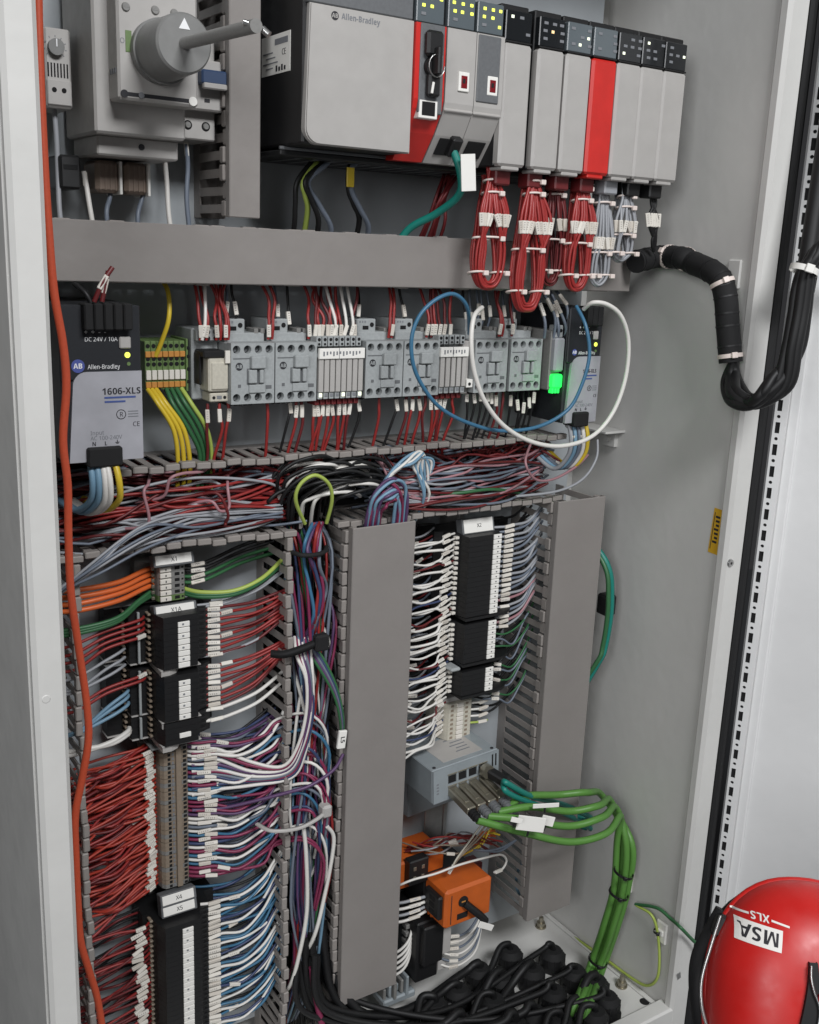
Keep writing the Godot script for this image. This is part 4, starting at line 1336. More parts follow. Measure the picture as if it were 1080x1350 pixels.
	tie_mount(Vector3(545,-657,141), "white tie mount behind the green cables on the right wall")
	tie_mount(Vector3(545,-694,208), "white tie mount holding the thin earth wire on the right wall")
	wire("earth_wire", [Vector3(540,-807,-7), Vector3(540,-799,59), Vector3(540,-793,121), Vector3(540,-790,165), Vector3(538,-781,197), Vector3(538,-759,213), Vector3(538,-727,213), Vector3(538,-691,204), Vector3(535,-674,194), Vector3(534,-675,173), Vector3(534,-675,167)], 2.0, "green_yellow", "thin greenish earth wire curling along the floor edge to the tie mount", "", [], 8)
	wire("earth_wire", [Vector3(534,-675,167), Vector3(536,-660,202), Vector3(538,-663,225), Vector3(532,-660,247), Vector3(556,-686,250), Vector3(573,-702,258)], 2.2, "green_wire", "thin green earth wire crossing the front post toward the door", "", [], 8)
	ring_tie(Vector3(537,-693,205), Vector3(0, 1, 0.1), 4.5, "black", "small black tie around the thin earth wire", "", 3.0)
	# the two big loops in front of the contactors
	wire("blue_wire", [Vector3(266,66,95), Vector3(245,90,120), Vector3(231,103,128), Vector3(215,109,130), Vector3(195,102,130), Vector3(178,87,130), Vector3(170,66,130), Vector3(173,40,130), Vector3(186,17,130), Vector3(208,-5,130), Vector3(242,-22,130), Vector3(288,-34,130), Vector3(339,-32,132), Vector3(377,-15,135), Vector3(392,12,138), Vector3(400,45,138), Vector3(397,76,132), Vector3(396,97,115)], 2.1, "blue_wire", "thin blue wire in a big loose loop over the contactors", "", [], 8, 7)
	wire("white_wire", [Vector3(262,95,120), Vector3(239,87,138), Vector3(232,63,145), Vector3(238,32,145), Vector3(254,1,145), Vector3(281,-26,145), Vector3(319,-45,145), Vector3(363,-53,145), Vector3(407,-45,145), Vector3(436,-20,145), Vector3(451,18,145), Vector3(451,59,145), Vector3(437,87,145), Vector3(418,100,142), Vector3(402,102,135), Vector3(401,94,122)], 2.5, "white_wire", "white wire in a big loose loop before the slim power supply", "", [], 8, 7)


# one wire as an object of its own; sleeves are [place along it 0..1, length]
func wire(called: String, pts: Array, r: float, mat: String, label: String, group := "", sleeves := [], n := 6, sides := 6) -> MeshInstance3D:
	var o: Vector3 = pts[0]
	var loc := []
	for p in pts:
		loc.append(p - o)
	var line := sp(loc, n)
	var m := MB.new()
	m.tube(line, r, sides)
	var w := obj(called, m, M[mat], self, o)
	tag(w, label, "hose" if called.contains("hose") else ("cable" if called.contains("cable") else "wire"), group)
	for s in sleeves:
		var i := clampi(int(s[0] * (line.size() - 1)), 1, line.size() - 2)
		sleeve(w, line[i], (line[i + 1] - line[i - 1]).normalized(), s[1])
	return w


func sleeve(parent: Node, at: Vector3, d: Vector3, length: float, w := 4.0) -> void:
	var key := "sleeve%d_%d" % [int(length * 4), int(w * 4)]
	if not cache.has(key):
		var m := MB.new()
		m.box(-length / 2, -w / 2, -1.7, length / 2, w / 2, 1.7, 0.5)
		cache[key] = m.mesh()
		var pm := MB.new()
		for k in int(length / 2.4) - 1:
			pm.box(-length / 2 + 1.6 + k * 2.2, -0.8, 1.6, -length / 2 + 2.6 + k * 2.2, 0.8, 1.8, 0)
		cache[key + "p"] = pm.mesh()
	var z := (Vector3(-0.35, 0.2, 0.9) - d * d.dot(Vector3(-0.35, 0.2, 0.9))).normalized().rotated(d, rng.randf_range(-0.35, 0.35))
	var b := Basis(d, z.cross(d), z)
	b = b * Basis(Vector3(0, 0, 1), rng.randf_range(-0.1, 0.1))
	var s := put("marker_sleeve", cache[key], M["marker" if rng.randf() < 0.65 else "marker_dull"], parent, at, b)
	if rng.randf() < 0.6:
		put("print_mark", cache[key + "p"], M["ink_pale"], s)


func rj(a: float) -> float:
	return rng.randf_range(-a, a)


func v3(a: float) -> Vector3:
	return Vector3(rj(a), rj(a), rj(a))


# a hanging loop of several wires tied together
func loop_bundle(label: String, mat: String, top: Vector3, n: int, width: float, drop: float, sleeve_y: float, r: float, group := "") -> void:
	var t := thing("wire_bundle", label, "wire bundle", top, group)
	for i in n:
		var u := (float(i) / (n - 1)) * 2.0 - 1.0
		var a := width * lerpf(0.55, 1.0, fposmod(i * 0.382, 1.0))
		var sd := -1.0 if u < 0 else 1.0
		var dz := rj(4.0)
		var pts := [Vector3(u * 6, 4, rj(3)), Vector3(u * 7, -14, 2 + rj(2)), Vector3(u * width * 1.05, sleeve_y, 6 + dz), Vector3(sd * a * 0.95, lerpf(sleeve_y, -drop, 0.38), 4 + dz), Vector3(sd * a, lerpf(sleeve_y, -drop, 0.72), 3 + dz), Vector3(sd * a * 0.62, -drop + (width - a) * 0.8 + 4, 2 + dz), Vector3(0, -drop + (width - a) * 0.9, 1 + dz), Vector3(-sd * a * 0.62, -drop + (width - a) * 0.8 + 4, dz), Vector3(-sd * a, lerpf(sleeve_y, -drop, 0.72), -2 + dz), Vector3(-sd * a * 0.9, lerpf(sleeve_y, -drop, 0.4), -5 + dz), Vector3(-sd * a * 0.4 + rj(2), sleeve_y + 8, -9), Vector3(rj(4), -6, -12)]
		var line := sp(pts, 5)
		var m := MB.new()
		m.tube(line, r, 6)
		var w := obj("wire", m, M[mat], t)
		sleeve(w, line[11], (line[12] - line[10]).normalized(), 13, 4.6)
	for q in [[-12.0, 8.5, 8.0, 0.0], [-24.0, 10.0, 8.5, 0.0], [lerpf(sleeve_y, -drop, 0.32), width * 1.1, 9.0, 0.0], [lerpf(sleeve_y, -drop, 0.78), 8.0, 8.0, -width * 0.8], [lerpf(sleeve_y, -drop, 0.78), 8.0, 8.0, width * 0.8]]:
		var m := MB.new()
		var ps := PackedVector3Array()
		for k in 17:
			ps.append(Vector3(q[3] + cos(TAU * k / 16) * q[1], q[0] + sin(TAU * k / 16) * 1.5, -1 + sin(TAU * k / 16) * q[2]))
		m.tube(ps, 1.2, 6, false)
		m.box(q[3] + q[1] * 0.4, q[0] - 2.5, q[2] - 2, q[3] + q[1] * 0.4 + 6, q[0] + 2.5, q[2] + 2, 0.7)
		obj("cable_tie", m, M["tie"], t)


func loose_wires() -> void:
	# wire bundles hanging under the rack modules
	var bs := [["red looped wire bundle at the left, under the first grey module", "red_bundle", Vector3(262,232,125), 15, 17.0, 118.0, -44.0], ["largest red looped wire bundle, hanging lowest in front of the trunking", "red_bundle", Vector3(311,234,130), 20, 19.0, 142.0, -50.0], ["red looped wire bundle half hidden behind the largest one", "red_deep", Vector3(355,236,112), 12, 13.0, 118.0, -48.0], ["rightmost red looped wire bundle, beside the grey ones", "red_bundle", Vector3(382,232,125), 15, 15.0, 118.0, -46.0], ["pale grey looped wire bundle touching the rightmost red one", "grey_wire", Vector3(416,231,122), 9, 12.0, 112.0, -60.0], ["long pale grey looped wire bundle right of all the red ones", "grey_wire", Vector3(446,228,125), 9, 14.0, 82.0, -40.0]]
	for b in bs:
		loop_bundle(b[0], b[1], b[2], b[3], b[4], b[5], b[6], 1.6, "wire bundles hanging under the rack")
	var sb := thing("wire_bundle", "small black wire bundle with white tags at the right end of the rack", "wire bundle", Vector3(486,229,125), "wire bundles hanging under the rack")
	for k in 5:
		var m := MB.new()
		var line := sp([Vector3(rj(4), 4, 0), Vector3(rj(6), -18, 2), Vector3(-6 + k * 4.0, -36, 4), Vector3(8 + rj(3), -58, 2), Vector3(12, -70, 0)])
		m.tube(line, 1.8, 6)
		var w := obj("wire", m, M["black_wire"], sb)
		sleeve(w, line[12], (line[13] - line[11]).normalized(), 15, 5.5)
	# cables under the power unit
	for k in 6:
		var px: float = [378, 388, 396, 401, 458, 466][k]
		var a: Vector3 = [Vector3(88,227,70), Vector3(92,227,72), Vector3(97,226,74), Vector3(100,226,76), Vector3(123,224,80), Vector3(124,224,84)][k]
		var b: Vector3 = [Vector3(70,208,75), Vector3(75,208,78), Vector3(75,209,82), Vector3(79,208,80), Vector3(123,204,80), Vector3(124,204,84)][k]
		var c: Vector3 = [Vector3(74,169,62), Vector3(84,184,70), Vector3(96,174,70), Vector3(112,168,66), Vector3(144,177,66), Vector3(156,170,64)][k]
		wire("ground_cable", [a + Vector3(8, 6, -6), a, b, (b + c) / 2 + Vector3(-2, 0, 3), c, c + Vector3(6, -22, -18)], 2.8, ["black_wire", "green_yellow", "black_wire", "slate_wire", "black_wire", "slate_wire"][k], ["leftmost dark cable curving under the power unit", "green and yellow cable curving under the power unit", "black cable beside the green and yellow one under the power unit", "grey cable of the left group under the power unit", "black cable hanging right of the middle under the power unit", "grey cable hanging right of the middle under the power unit"][k], "cables under the power unit")
	var yt := thing("cable_tag", "small yellow tag on the cable under the power unit", "label", Vector3(120,215,88))
	obj("sheet", bx(-4, -9, -1, 4, 9, 1, 0.4), M["yellow_wire"], yt)
	for k in 8:
		wire("red_wire", [Vector3(258,230,60) + v3(6), Vector3(242,208,70) + Vector3(k * 2 - 8, rj(4), rj(8)), Vector3(238,181,60) + Vector3(k * 3 - 10, rj(4), rj(6)), Vector3(222 + k * 4, 140, 40)], 1.8, "red_deep", "dark red wire dropping behind the black network plug", "dark red wires behind the network plug")
	# wires below the breakers
	var bw := [["grey_wire", [Vector3(-145,253,45), Vector3(-144,231,45), Vector3(-144,201,45), Vector3(-145,166,50), Vector3(-140, 130, 50)], "grey wire from the thermostat into the trunking", 0], ["white_wire", [Vector3(-122,205,45), Vector3(-120,193,45), Vector3(-118,167,50), Vector3(-112, 130, 50)], "white wire with sleeve below the left side of the big breaker", 0.25], ["slate_wire", [Vector3(-96,194,40), Vector3(-99,183,42), Vector3(-104,168,48), Vector3(-100, 130, 48)], "blue grey wire below the left brown shroud", 0], ["slate_wire", [Vector3(-65,195,40), Vector3(-70,183,42), Vector3(-76,166,48), Vector3(-72, 130, 48)], "blue grey wire below the right brown shroud", 0], ["white_wire", [Vector3(-49,224,45), Vector3(-47,201,45), Vector3(-47,168,50), Vector3(-40, 130, 50)], "thin white wire right of the brown shrouds", 0], ["slate_wire", [Vector3(-30,235,50), Vector3(-28,215,48), Vector3(-30,182,50), Vector3(-24, 130, 50)], "blue grey wire under the small breaker with white sleeve on top", 0.12]]
	for b in bw:
		wire(b[0], b[1], 2.3, b[0], b[2], "", [[b[3], 12]] if b[3] else [])
	# wires of the contactor row: [x in mm, colour, sleeve height, group]
	var red := "red wire with white sleeve dropping from the lidded trunking into the contactor row"
	var rg := "red wires above the contactor row"
	for q in [[-24, 66], [-18, 66], [-8, 64], [-4, 0], [1, 67], [4, 0], [46, 68], [50, 0], [90, 67], [97, 68], [101, 68], [105, 67], [111, 66], [115, 66], [120, 66], [126, 67], [142, 70], [188, 70], [184, 0], [232, 68], [238, 68], [242, 66], [248, 68], [254, 68], [262, 69], [330, 70], [334, 0], [348, 80]]:
		var x: float = q[0]
		var y: float = q[1]
		var e := Vector3(x, 60, 64)
		wire("red_wire", [Vector3(x + rj(9), 122, 50 + rj(8)), Vector3(x + rj(6), 100, 58 + rj(6)), Vector3(x + rj(2), 82, 64), Vector3(x, 70, 66), e], 1.6, "red_wire" if rng.randf() < 0.75 else "red_deep", red if y > 0 else "red wire without sleeve dropping from the lidded trunking into the contactor row", rg if y > 0 else "plain red wires above the contactor row", [[0.8, 12]] if y > 0 else [])
	for q in [[6, 86], [16, 86], [60, 84], [72, 76], [152, 84], [208, 84], [290, 76], [296, 76], [306, 86], [312, 80], [322, 84], [342, 84], [356, 76]]:
		var x: float = q[0]
		wire("dark_wire", [Vector3(x + rj(3), 122, 44), Vector3(x + rj(3), 104, 50), Vector3(x, q[1], 56), Vector3(x + rj(1), 68, 52)], 1.4, "slate_wire" if rng.randf() < 0.5 else "black_wire", "thin dark wire with white sleeve between the trunking and a contactor", "dark wires above the contactor row", [[0.62, 13]])
	for q in [[112, 120], [130, 132], [138, 140], [-14, -20]]:
		wire("white_wire", [Vector3(q[0], 122, 50), Vector3((q[0] + q[1]) / 2.0, 96, 60), Vector3(q[1], 74, 66), Vector3(q[1] - 3, 60, 66)], 1.7, "white_wire", "white wire among the red ones above the slim relays", "white wires above the slim relays", [[0.8, 11]])
	wire("yellow_wire", [Vector3(-58, 122, 40), Vector3(-50, 105, 50), Vector3(-52, 80, 58), Vector3(-58, 56, 52), Vector3(-62, 44, 48)], 2.4, "yellow_wire", "yellow wire entering the ground terminal block from above")
	for k in 3:
		wire("yellow_wire", [Vector3(-70 + k * 4, 13, 48), Vector3(-66 + k * 4, 2, 62), Vector3(-52 + k * 5, -24, 66), Vector3(-46 + k * 6, -58, 60), Vector3(-44 + k * 6, -90, 50)], 2.3, "yellow_wire", ["first yellow wire below the ground block, at its left", "second yellow wire below the ground block", "third yellow wire below the ground block, next to the green ones"][k], "yellow wires below the ground block")
	for k in 4:
		wire("green_wire", [Vector3(-52 + k * 5, 13, 48), Vector3(-50 + k * 6, 0, 60), Vector3(-36 + k * 6, -24, 62), Vector3(-22 + k * 4, -52, 56), Vector3(-22 + k * 5, -90, 46)], 2.2, "green_wire" if k < 3 else "green_yellow", "green wire curving from the ground block down to the open trunking", "green wires below the ground block")
	# below the contactors
	for q in [[-18, -14], [-6, -14], [3, -14], [44, 0], [76, -16], [82, -12], [96, -12], [101, -12], [106, -14], [112, -12], [118, -13], [125, -14], [132, -12], [138, -14], [174, 0], [208, -14], [216, -14], [224, -14], [232, 0], [240, -14], [246, -16], [252, -14], [258, -12], [268, 0], [330, -16], [340, 0]]:
		var x: float = q[0]
		var y: float = q[1]
		wire("red_wire", [Vector3(x, 0, 66), Vector3(x + rj(1), -12, 67), Vector3(x + rj(3), -26, 66), Vector3(x + rj(6), -58, 58), Vector3(x + rj(10), -86, 46)], 1.6, "red_wire" if rng.randf() < 0.6 else "red_deep", "red wire with white sleeve running from the contactor row down into the open trunking" if y < 0 else "plain red wire running from the contactor row down into the open trunking", "red wires below the contactor row" if y < 0 else "plain red wires below the contactor row", [[0.27, 13]] if y < 0 else [])
	for q in [[70, -10], [150, -12], [196, -14], [292, -8], [300, -10], [310, -8], [318, -9], [326, -12], [352, -16], [364, -22], [372, -26], [380, -20], [388, -14]]:
		var x: float = q[0]
		wire("dark_wire", [Vector3(x, -2, 62), Vector3(x + rj(2), q[1], 64), Vector3(x + rj(4), -30, 62), Vector3(x + rj(14), -90, 45)], 1.4, "black_wire", "thin black wire with white sleeve under the right half of the contactor row", "black wires below the contactor row", [[0.33, 13]])
	# messy wires right of the last contactor
	for q in [[368, 104, 372, 78], [376, 108, 386, 84], [388, 106, 392, 74], [384, 112, 402, 76], [396, 110, 404, 92]]:
		wire("dark_wire", [Vector3(q[0], 124, 60), Vector3(q[0] + 3, q[1], 78), Vector3(q[2], q[3], 92), Vector3(q[2] + 4, 60, 88)], 1.8, "slate_wire", "grey wire with white sleeve coming down to the module with the green light", "wires above the green light", [[0.55, 16]])
	# wires below the two power supplies
	for k in 5:
		var a: Vector3 = [Vector3(-146,-35,115), Vector3(-141,-35,116), Vector3(-136,-35,117), Vector3(-133,-36,118), Vector3(-126,-35,118)][k]
		var b: Vector3 = [Vector3(-145,-73,110), Vector3(-140,-75,112), Vector3(-135,-76,114), Vector3(-131,-75,116), Vector3(-122,-74,116)][k]
		var col: String = ["blue_wire", "blue_wire", "white_wire", "white_wire", "yellow_wire"][k]
		wire(col, [a + Vector3(0, 6, -4), a, (a + b) / 2 + Vector3(0, 0, 8), b, b + Vector3(-6, -14, -26), b + Vector3(-14, -10, -60)], 2.9, "pale_blue" if k < 2 else col, ["outer pale blue wire below the big power supply", "inner pale blue wire below the big power supply", "left white wire below the big power supply", "right white wire below the big power supply", "yellow wire below the big power supply"][k], "", [[0.2, 13]] if k < 4 else [], 6, 8)
	for k in 5:
		var a: Vector3 = Vector3(420 + k * 6.5, -38, 90)
		wire("supply_wire", [a, a + Vector3(1, -18, 6), a + Vector3(2, -40, 2), a + Vector3(-6, -58, -14), a + Vector3(-14, -40, -50)], 2.6, ["grey_wire", "pale_blue", "slate_wire", "white_wire", "yellow_wire"][k], ["grey wire below the slim power supply, leftmost", "pale blue wire below the slim power supply", "slate blue wire below the slim power supply", "white wire below the slim power supply", "yellow wire below the slim power supply"][k], "", [[0.3, 13]] if k < 4 else [], 6, 8)
	var pw := [[Vector3(-124,126,124), Vector3(-133,114,126), Vector3(-140,98,124)], [Vector3(-127,123,122), Vector3(-130,111,122), Vector3(-133,98,122)], [Vector3(-152,112,110), Vector3(-146,105,120), Vector3(-142,97,122)]]
	for k in 3:
		wire("supply_wire", pw[k], 2.2, "red_deep" if k < 2 else "black_wire", ["dark red wire rising from the output plug of the big power supply, left", "dark red wire rising from the output plug of the big power supply, right", "black wire at the output plug of the big power supply"][k], "", [[0.5, 13]] if k < 2 else [])
	open_trunking_wires()
	left_column_wires()
	right_column_wires()
	riser_wires()


func open_trunking_wires() -> void:
	# the mass of wires behind: nobody could count it, one object per colour
	var sets := [["red_deep", 60, -186.0, 90.0, "tangle of dark red wires in the left half of the open trunking"], ["slate_wire", 26, -186.0, 90.0, "tangle of grey wires in the left half of the open trunking"], ["pink_wire", 8, -186.0, 90.0, "few dull pink wires in the left half of the open trunking"], ["red_deep", 40, 215.0, 425.0, "tangle of dark red wires in the right half of the open trunking"], ["slate_wire", 30, 170.0, 425.0, "tangle of grey blue wires in the right half of the open trunking"]]
	for s in sets:
		var m := MB.new()
		for k in s[1]:
			var y := rng.randf_range(-126, -66)
			var z := rng.randf_range(8, 58)
			var pts := []
			for j in 6:
				pts.append(Vector3(lerpf(s[2], s[3], j / 5.0) + rj(10), clampf(y + rj(14), -130, -62), clampf(z + rj(14), 6, 66)))
			m.tube(sp(pts, 4), 1.5, 5)
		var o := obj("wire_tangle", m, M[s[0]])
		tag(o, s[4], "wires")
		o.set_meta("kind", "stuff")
	# the wires that lie on top
	for k in 26:
		var y := rng.randf_range(-128, -78)
		var x0 := -180.0 + rng.randf() * 40
		var bow := rng.randf_range(-14, 22)
		wire("red_wire" if k % 3 else "grey_wire", [Vector3(x0, y - 6, 44 + rj(8)), Vector3(-110 + rj(20), y + rj(8), 66 + rj(6)), Vector3(-40 + rj(20), y + bow, 72 + rj(6)), Vector3(20 + rj(20), y + bow * 0.7 + rj(6), 70 + rj(6)), Vector3(76, clampf(y + rj(14), -124, -72), 58)], 1.5, ["grey_wire", "red_wire", "red_deep"][k % 3], "red wire lying on top in the left half of the open trunking" if k % 3 else "grey wire lying on top in the left half of the open trunking", "red wires on top in the left half of the open trunking" if k % 3 else "grey wires on top in the left half of the open trunking")
	for k in 9:
		var y := -128.0 + k * 2.2
		wire("grey_wire", [Vector3(-188 + rj(4), -186 - k * 3.0, 50 + rj(6)), Vector3(-172 + rj(5), -166 - k, 74 + rj(4)), Vector3(-140 + rj(8), -146 + k, 90 + rj(4)), Vector3(-90 + rj(8), y + 2 + rj(5), 86 + rj(5)), Vector3(-20 + rj(10), y + 6 + rj(9), 78 + rj(5)), Vector3(60, clampf(y + 10 + rj(14), -126, -80), 66 + rj(6))], 1.4, "grey_wire" if k % 3 else "slate_wire", "grey wire sweeping from the lower left corner up into the open trunking", "grey wires sweeping out of the left corner")
	for q in [[Vector3(-68,-84,78), Vector3(-64,-66,86), Vector3(-51,-62,84), Vector3(-23,-64,70)], [Vector3(-17,-84,84), Vector3(-7,-104,88), Vector3(-6,-116,80)], [Vector3(-85,-107,84), Vector3(-89,-77,86), Vector3(-83,-71,80)], [Vector3(-24,-91,84), Vector3(-15,-101,88), Vector3(-4,-99,84), Vector3(-3,-79,78)]]:
		wire("looped_wire", [q[0] + Vector3(-20, -8, -20), q[0], q[1], q[2], q[-1], q[-1] + Vector3(14, 6, -30)], 1.6, "pink_wire" if rng.randf() < 0.4 else "red_deep", "single wire standing up in a small loop out of the left tangle", "small loops out of the left tangle")
	for k in 24:
		var y := rng.randf_range(-126, -82)
		var up := rng.randf() < 0.45
		wire("grey_wire" if k % 2 else "red_wire", [Vector3(182 + rj(8), (-64.0 if up else y) + rj(6), 58), Vector3(208 + rj(10), (y * 0.6 - 42 if up else y + 4) + rj(6), 76), Vector3(262 + rj(16), y + rj(6), 80 + rj(5)), Vector3(330 + rj(20), y + rj(9), 78 + rj(5)), Vector3(424 + rj(6), clampf(y + rj(16), -122, -66), 50)], 1.5, ["red_deep", "grey_wire", "pink_wire", "slate_wire"][k % 4], "grey wire lying on top in the right half of the open trunking" if k % 2 else "red wire lying on top in the right half of the open trunking", "grey wires on top in the right half of the open trunking" if k % 2 else "red wires on top in the right half of the open trunking")
	wire("grey_wire", [Vector3(382,-65,70), Vector3(361,-82,88), Vector3(374,-102,92), Vector3(404,-105,90), Vector3(444,-94,84), Vector3(474,-85,70)], 1.6, "pink_wire", "thin pinkish wire in a wide loop at the right end of the open trunking")
	wire("grey_wire", [Vector3(352,-122,86), Vector3(413,-121,88), Vector3(454,-110,86), Vector3(479,-88,80), Vector3(488,-67,70)], 1.6, "grey_wire", "thin grey wire curving up at the right end of the open trunking")
	wire("green_wire", [Vector3(253,-113,74), Vector3(276,-111,84), Vector3(319,-111,84), Vector3(384,-127,60)], 2.0, "green_wire", "green wire among the grey ones in the right half of the open trunking")
	# black wires with white ones in two round coils where the risers meet
	for k in 44:
		var c := Vector3(lerpf(84, 150, rng.randf()), -98 + rj(12), 66 + rj(14))
		var rx := rng.randf_range(26, 48)
		var ry := rng.randf_range(14, 34)
		var a0 := rng.randf_range(0.1, 0.9)
		var pts := []
		for j in 6:
			var a := a0 + j * 0.52
			pts.append(c + Vector3(cos(a) * rx, sin(a) * ry, sin(a) * 16 + rj(3)))
		pts.append(pts[-1] + Vector3(8, -30, -20))
		wire("black_wire" if k % 4 else "white_wire", pts, 2.0, "black_wire" if k % 4 else "white_wire", "black wire arching in the dark coil above the open riser" if k % 4 else "white wire arching in the dark coil above the open riser", "black wires of the dark coil" if k % 4 else "white wires of the dark coil")
	wire("green_wire", [Vector3(79,-125,84), Vector3(61,-96,98), Vector3(63,-78,104), Vector3(78,-70,106), Vector3(95,-81,104), Vector3(102,-100,98), Vector3(104,-127,84)], 2.0, "green_yellow", "green wire in a round arch in front of the black coil")
	for k in 9:
		var o := k * 2.6
		wire(["violet_wire", "pale_blue", "magenta_wire"][k % 3], [Vector3(158,-158,70) + Vector3(o * 0.8, 0, 0), Vector3(149,-123,90) + Vector3(o * 0.8, 0, 0), Vector3(153,-98,98) + Vector3(o * 0.5, -o * 0.6, 0) + v3(3.5), Vector3(169,-85,100) + Vector3(0, -o, 0) + v3(4.5), Vector3(188,-93,98) + Vector3(-o * 0.5, -o * 0.5, 0) + v3(4), Vector3(197,-117,92) + Vector3(-o * 0.8, 0, 0) + v3(3), Vector3(205,-163,74) + Vector3(-o * 0.8, 0, 0)], 1.9, ["violet_wire", "pale_blue", "magenta_wire"][k % 3], ["violet wire in the round arch above the middle grey lid", "pale blue wire in the round arch above the middle grey lid", "magenta wire in the round arch above the middle grey lid"][k % 3], ["violet wires of the arch", "pale blue wires of the arch", "magenta wires of the arch"][k % 3])
	for k in 10:
		wire("white_wire" if k % 2 else "pale_blue_wire", [Vector3(160,-119,84) + v3(4), Vector3(166,-91,92) + Vector3(k, k * 1.5, 0), Vector3(183,-69,94) + Vector3(k * 2, rj(5), rj(4)), Vector3(210,-63,88) + Vector3(k, rj(5), 0), Vector3(235,-75,84) + Vector3(-k * 3, rj(4), 0), Vector3(228,-108,80) + v3(6), Vector3(228,-147,60)], 1.7, "white_wire" if k % 2 else "pale_blue", "white wire looping high right of the dark coil" if k % 2 else "pale blue wire looping high right of the dark coil", "white loops right of the dark coil" if k % 2 else "pale blue loops right of the dark coil")


func left_column_wires() -> void:
	for k in 4:
		wire("orange_wire", [Vector3(-175, -172 - k * 6.5, 45), Vector3(-148, -170 - k * 6.8, 60), Vector3(-108, -168 - k * 6.4 - rj(1), 58), Vector3(-80, -165.5 - k * 6.1, 46), Vector3(-66, -164.8 - k * 6.1, 38)], 2.5, "orange_wire", ["topmost orange wire at the left terminals", "second orange wire at the left terminals", "third orange wire at the left terminals", "lowest orange wire at the left terminals"][k], "orange wires at the left terminals", [], 6, 8)
	for k in 3:
		wire("green_wire", [Vector3(-176, -212 - k * 3.0, 45), Vector3(-148, -209 - k * 2.5, 58), Vector3(-110, -204 - k * 2.0, 60), Vector3(-84, -194 - k * 1.5, 48), Vector3(-66, -189 - k * 2.5, 38)], 2.1, "green_wire", "green wire below the orange ones at the left terminals", "green wires below the orange ones", [], 6, 8)
	for k in 4:
		wire("dark_wire", [Vector3(-36, -166 - k * 6.1, 40), Vector3(-24, -165.5 - k * 6.1, 46), Vector3(-8, -163 - k * 6.1, 46), Vector3(30, -156 - k * 6.2, 34), Vector3(70, -150 - k * 6.5, 30)], 1.9, "black_wire" if k < 2 else "green_wire", ["upper black wire with white sleeve right of the orange terminals", "lower black wire with white sleeve right of the orange terminals", "upper dark green wire with white sleeve right of the orange terminals", "lower dark green wire with white sleeve right of the orange terminals"][k], "", [[0.3, 14]])
	for k in 3:
		wire("green_wire", [Vector3(-36, -190 - k * 2.5, 42), Vector3(-22, -192 - k * 2.5, 56), Vector3(8, -192 - k * 2.0, 66), Vector3(38, -184 - k * 1.5, 66), Vector3(68, -172 - k * 2, 52), Vector3(84, -166, 40)], 2.3, "green_yellow" if k == 0 else "green_wire", "thick green and yellow wire curving right of the orange terminals" if k == 0 else "green wire under the green and yellow one right of the orange terminals", "" if k == 0 else "green wires right of the orange terminals", [], 6, 8)
	# left of the black relay blocks
	for k in 9:
		var y: float = [-213, -219, -225, -231, -243, -252, -260, -272, -277][k]
		var col: String = "red_wire" if k < 4 or k > 6 else "grey_wire"
		var xe := -78.0 if k < 4 or k > 6 else -98.0
		wire(col, [Vector3(-176, y - 22, 40), Vector3(-150, y - 18 + rj(4), 52), Vector3(-120, y - 5, 54), Vector3(xe - 8, y, 52), Vector3(xe, y, 44)], 1.6, col, ["red wire into the left side of the upper black relay blocks" if k < 4 or k > 6 else "grey wire into the left side of the upper black relay blocks"][0], "red wires left of the upper relay blocks" if k < 4 or k > 6 else "grey wires left of the upper relay blocks", [[0.82, 11]] if k == 3 or k == 7 else [])
	for k in 5:
		var y: float = [-288, -294, -302, -330, -333][k]
		wire("pale_wire", [Vector3(-176, y - 36 + k * 7, 40), Vector3(-150, y - 30 + k * 6.6, 52), Vector3(-118, y - 8 + k, 54), Vector3(-100, y, 50), Vector3(-95, y, 42)], 1.9 if k < 3 else 2.6, "pale_blue" if k < 3 else "white_wire", "pale blue wire into the left side of the middle black relay block" if k < 3 else "white wire into the left side of the small black relay block", "pale wires left of the middle relay block" if k < 3 else "white wires left of the small relay block", [[0.9, 12]] if k == 4 else [])
	# right of the black relay blocks
	for k in 17:
		var y := -211.0 - k * 6.1 if k < 9 else -273.0 - (k - 9) * 6.1
		var ye := -205.0 - k * 4.2 if k < 9 else -262.0 - (k - 9) * 3.0
		wire("red_wire", [Vector3(-26, y, 54), Vector3(-10, y, 58), Vector3(4, y + 0.5, 58), Vector3(34, lerpf(y, ye, 0.45) - 3, 58 + rj(4)), Vector3(64, ye, 56), Vector3(86, ye + 6 + rj(6), 48)], 1.6, "red_wire" if k % 4 else "red_deep", "red wire with white sleeve right of the upper black relay block" if k < 9 else "red wire with white sleeve right of the middle black relay block", "red wires right of the upper relay block" if k < 9 else "red wires right of the middle relay block", [[0.2, 13]] + ([[0.42, 13]] if k % 4 == 1 else []))
	for k in 5:
		var y: float = [-206, -208, -262, -322, -334][k]
		wire("white_wire", [Vector3(-26, y, 54), Vector3(-10, y + 1, 58), Vector3(6, y + 2, 58), Vector3(36, y + 10, 60), Vector3(62, y + 20, 54), Vector3(80, y + 26, 46)], 2.0 if k > 2 else 1.5, "white_wire" if k > 2 else "grey_wire", "white wire right of the small black relay block" if k > 2 else "grey wire among the red ones right of the black relay blocks", "white wires right of the small relay block" if k > 2 else "grey wires right of the relay blocks", [[0.25, 14]])
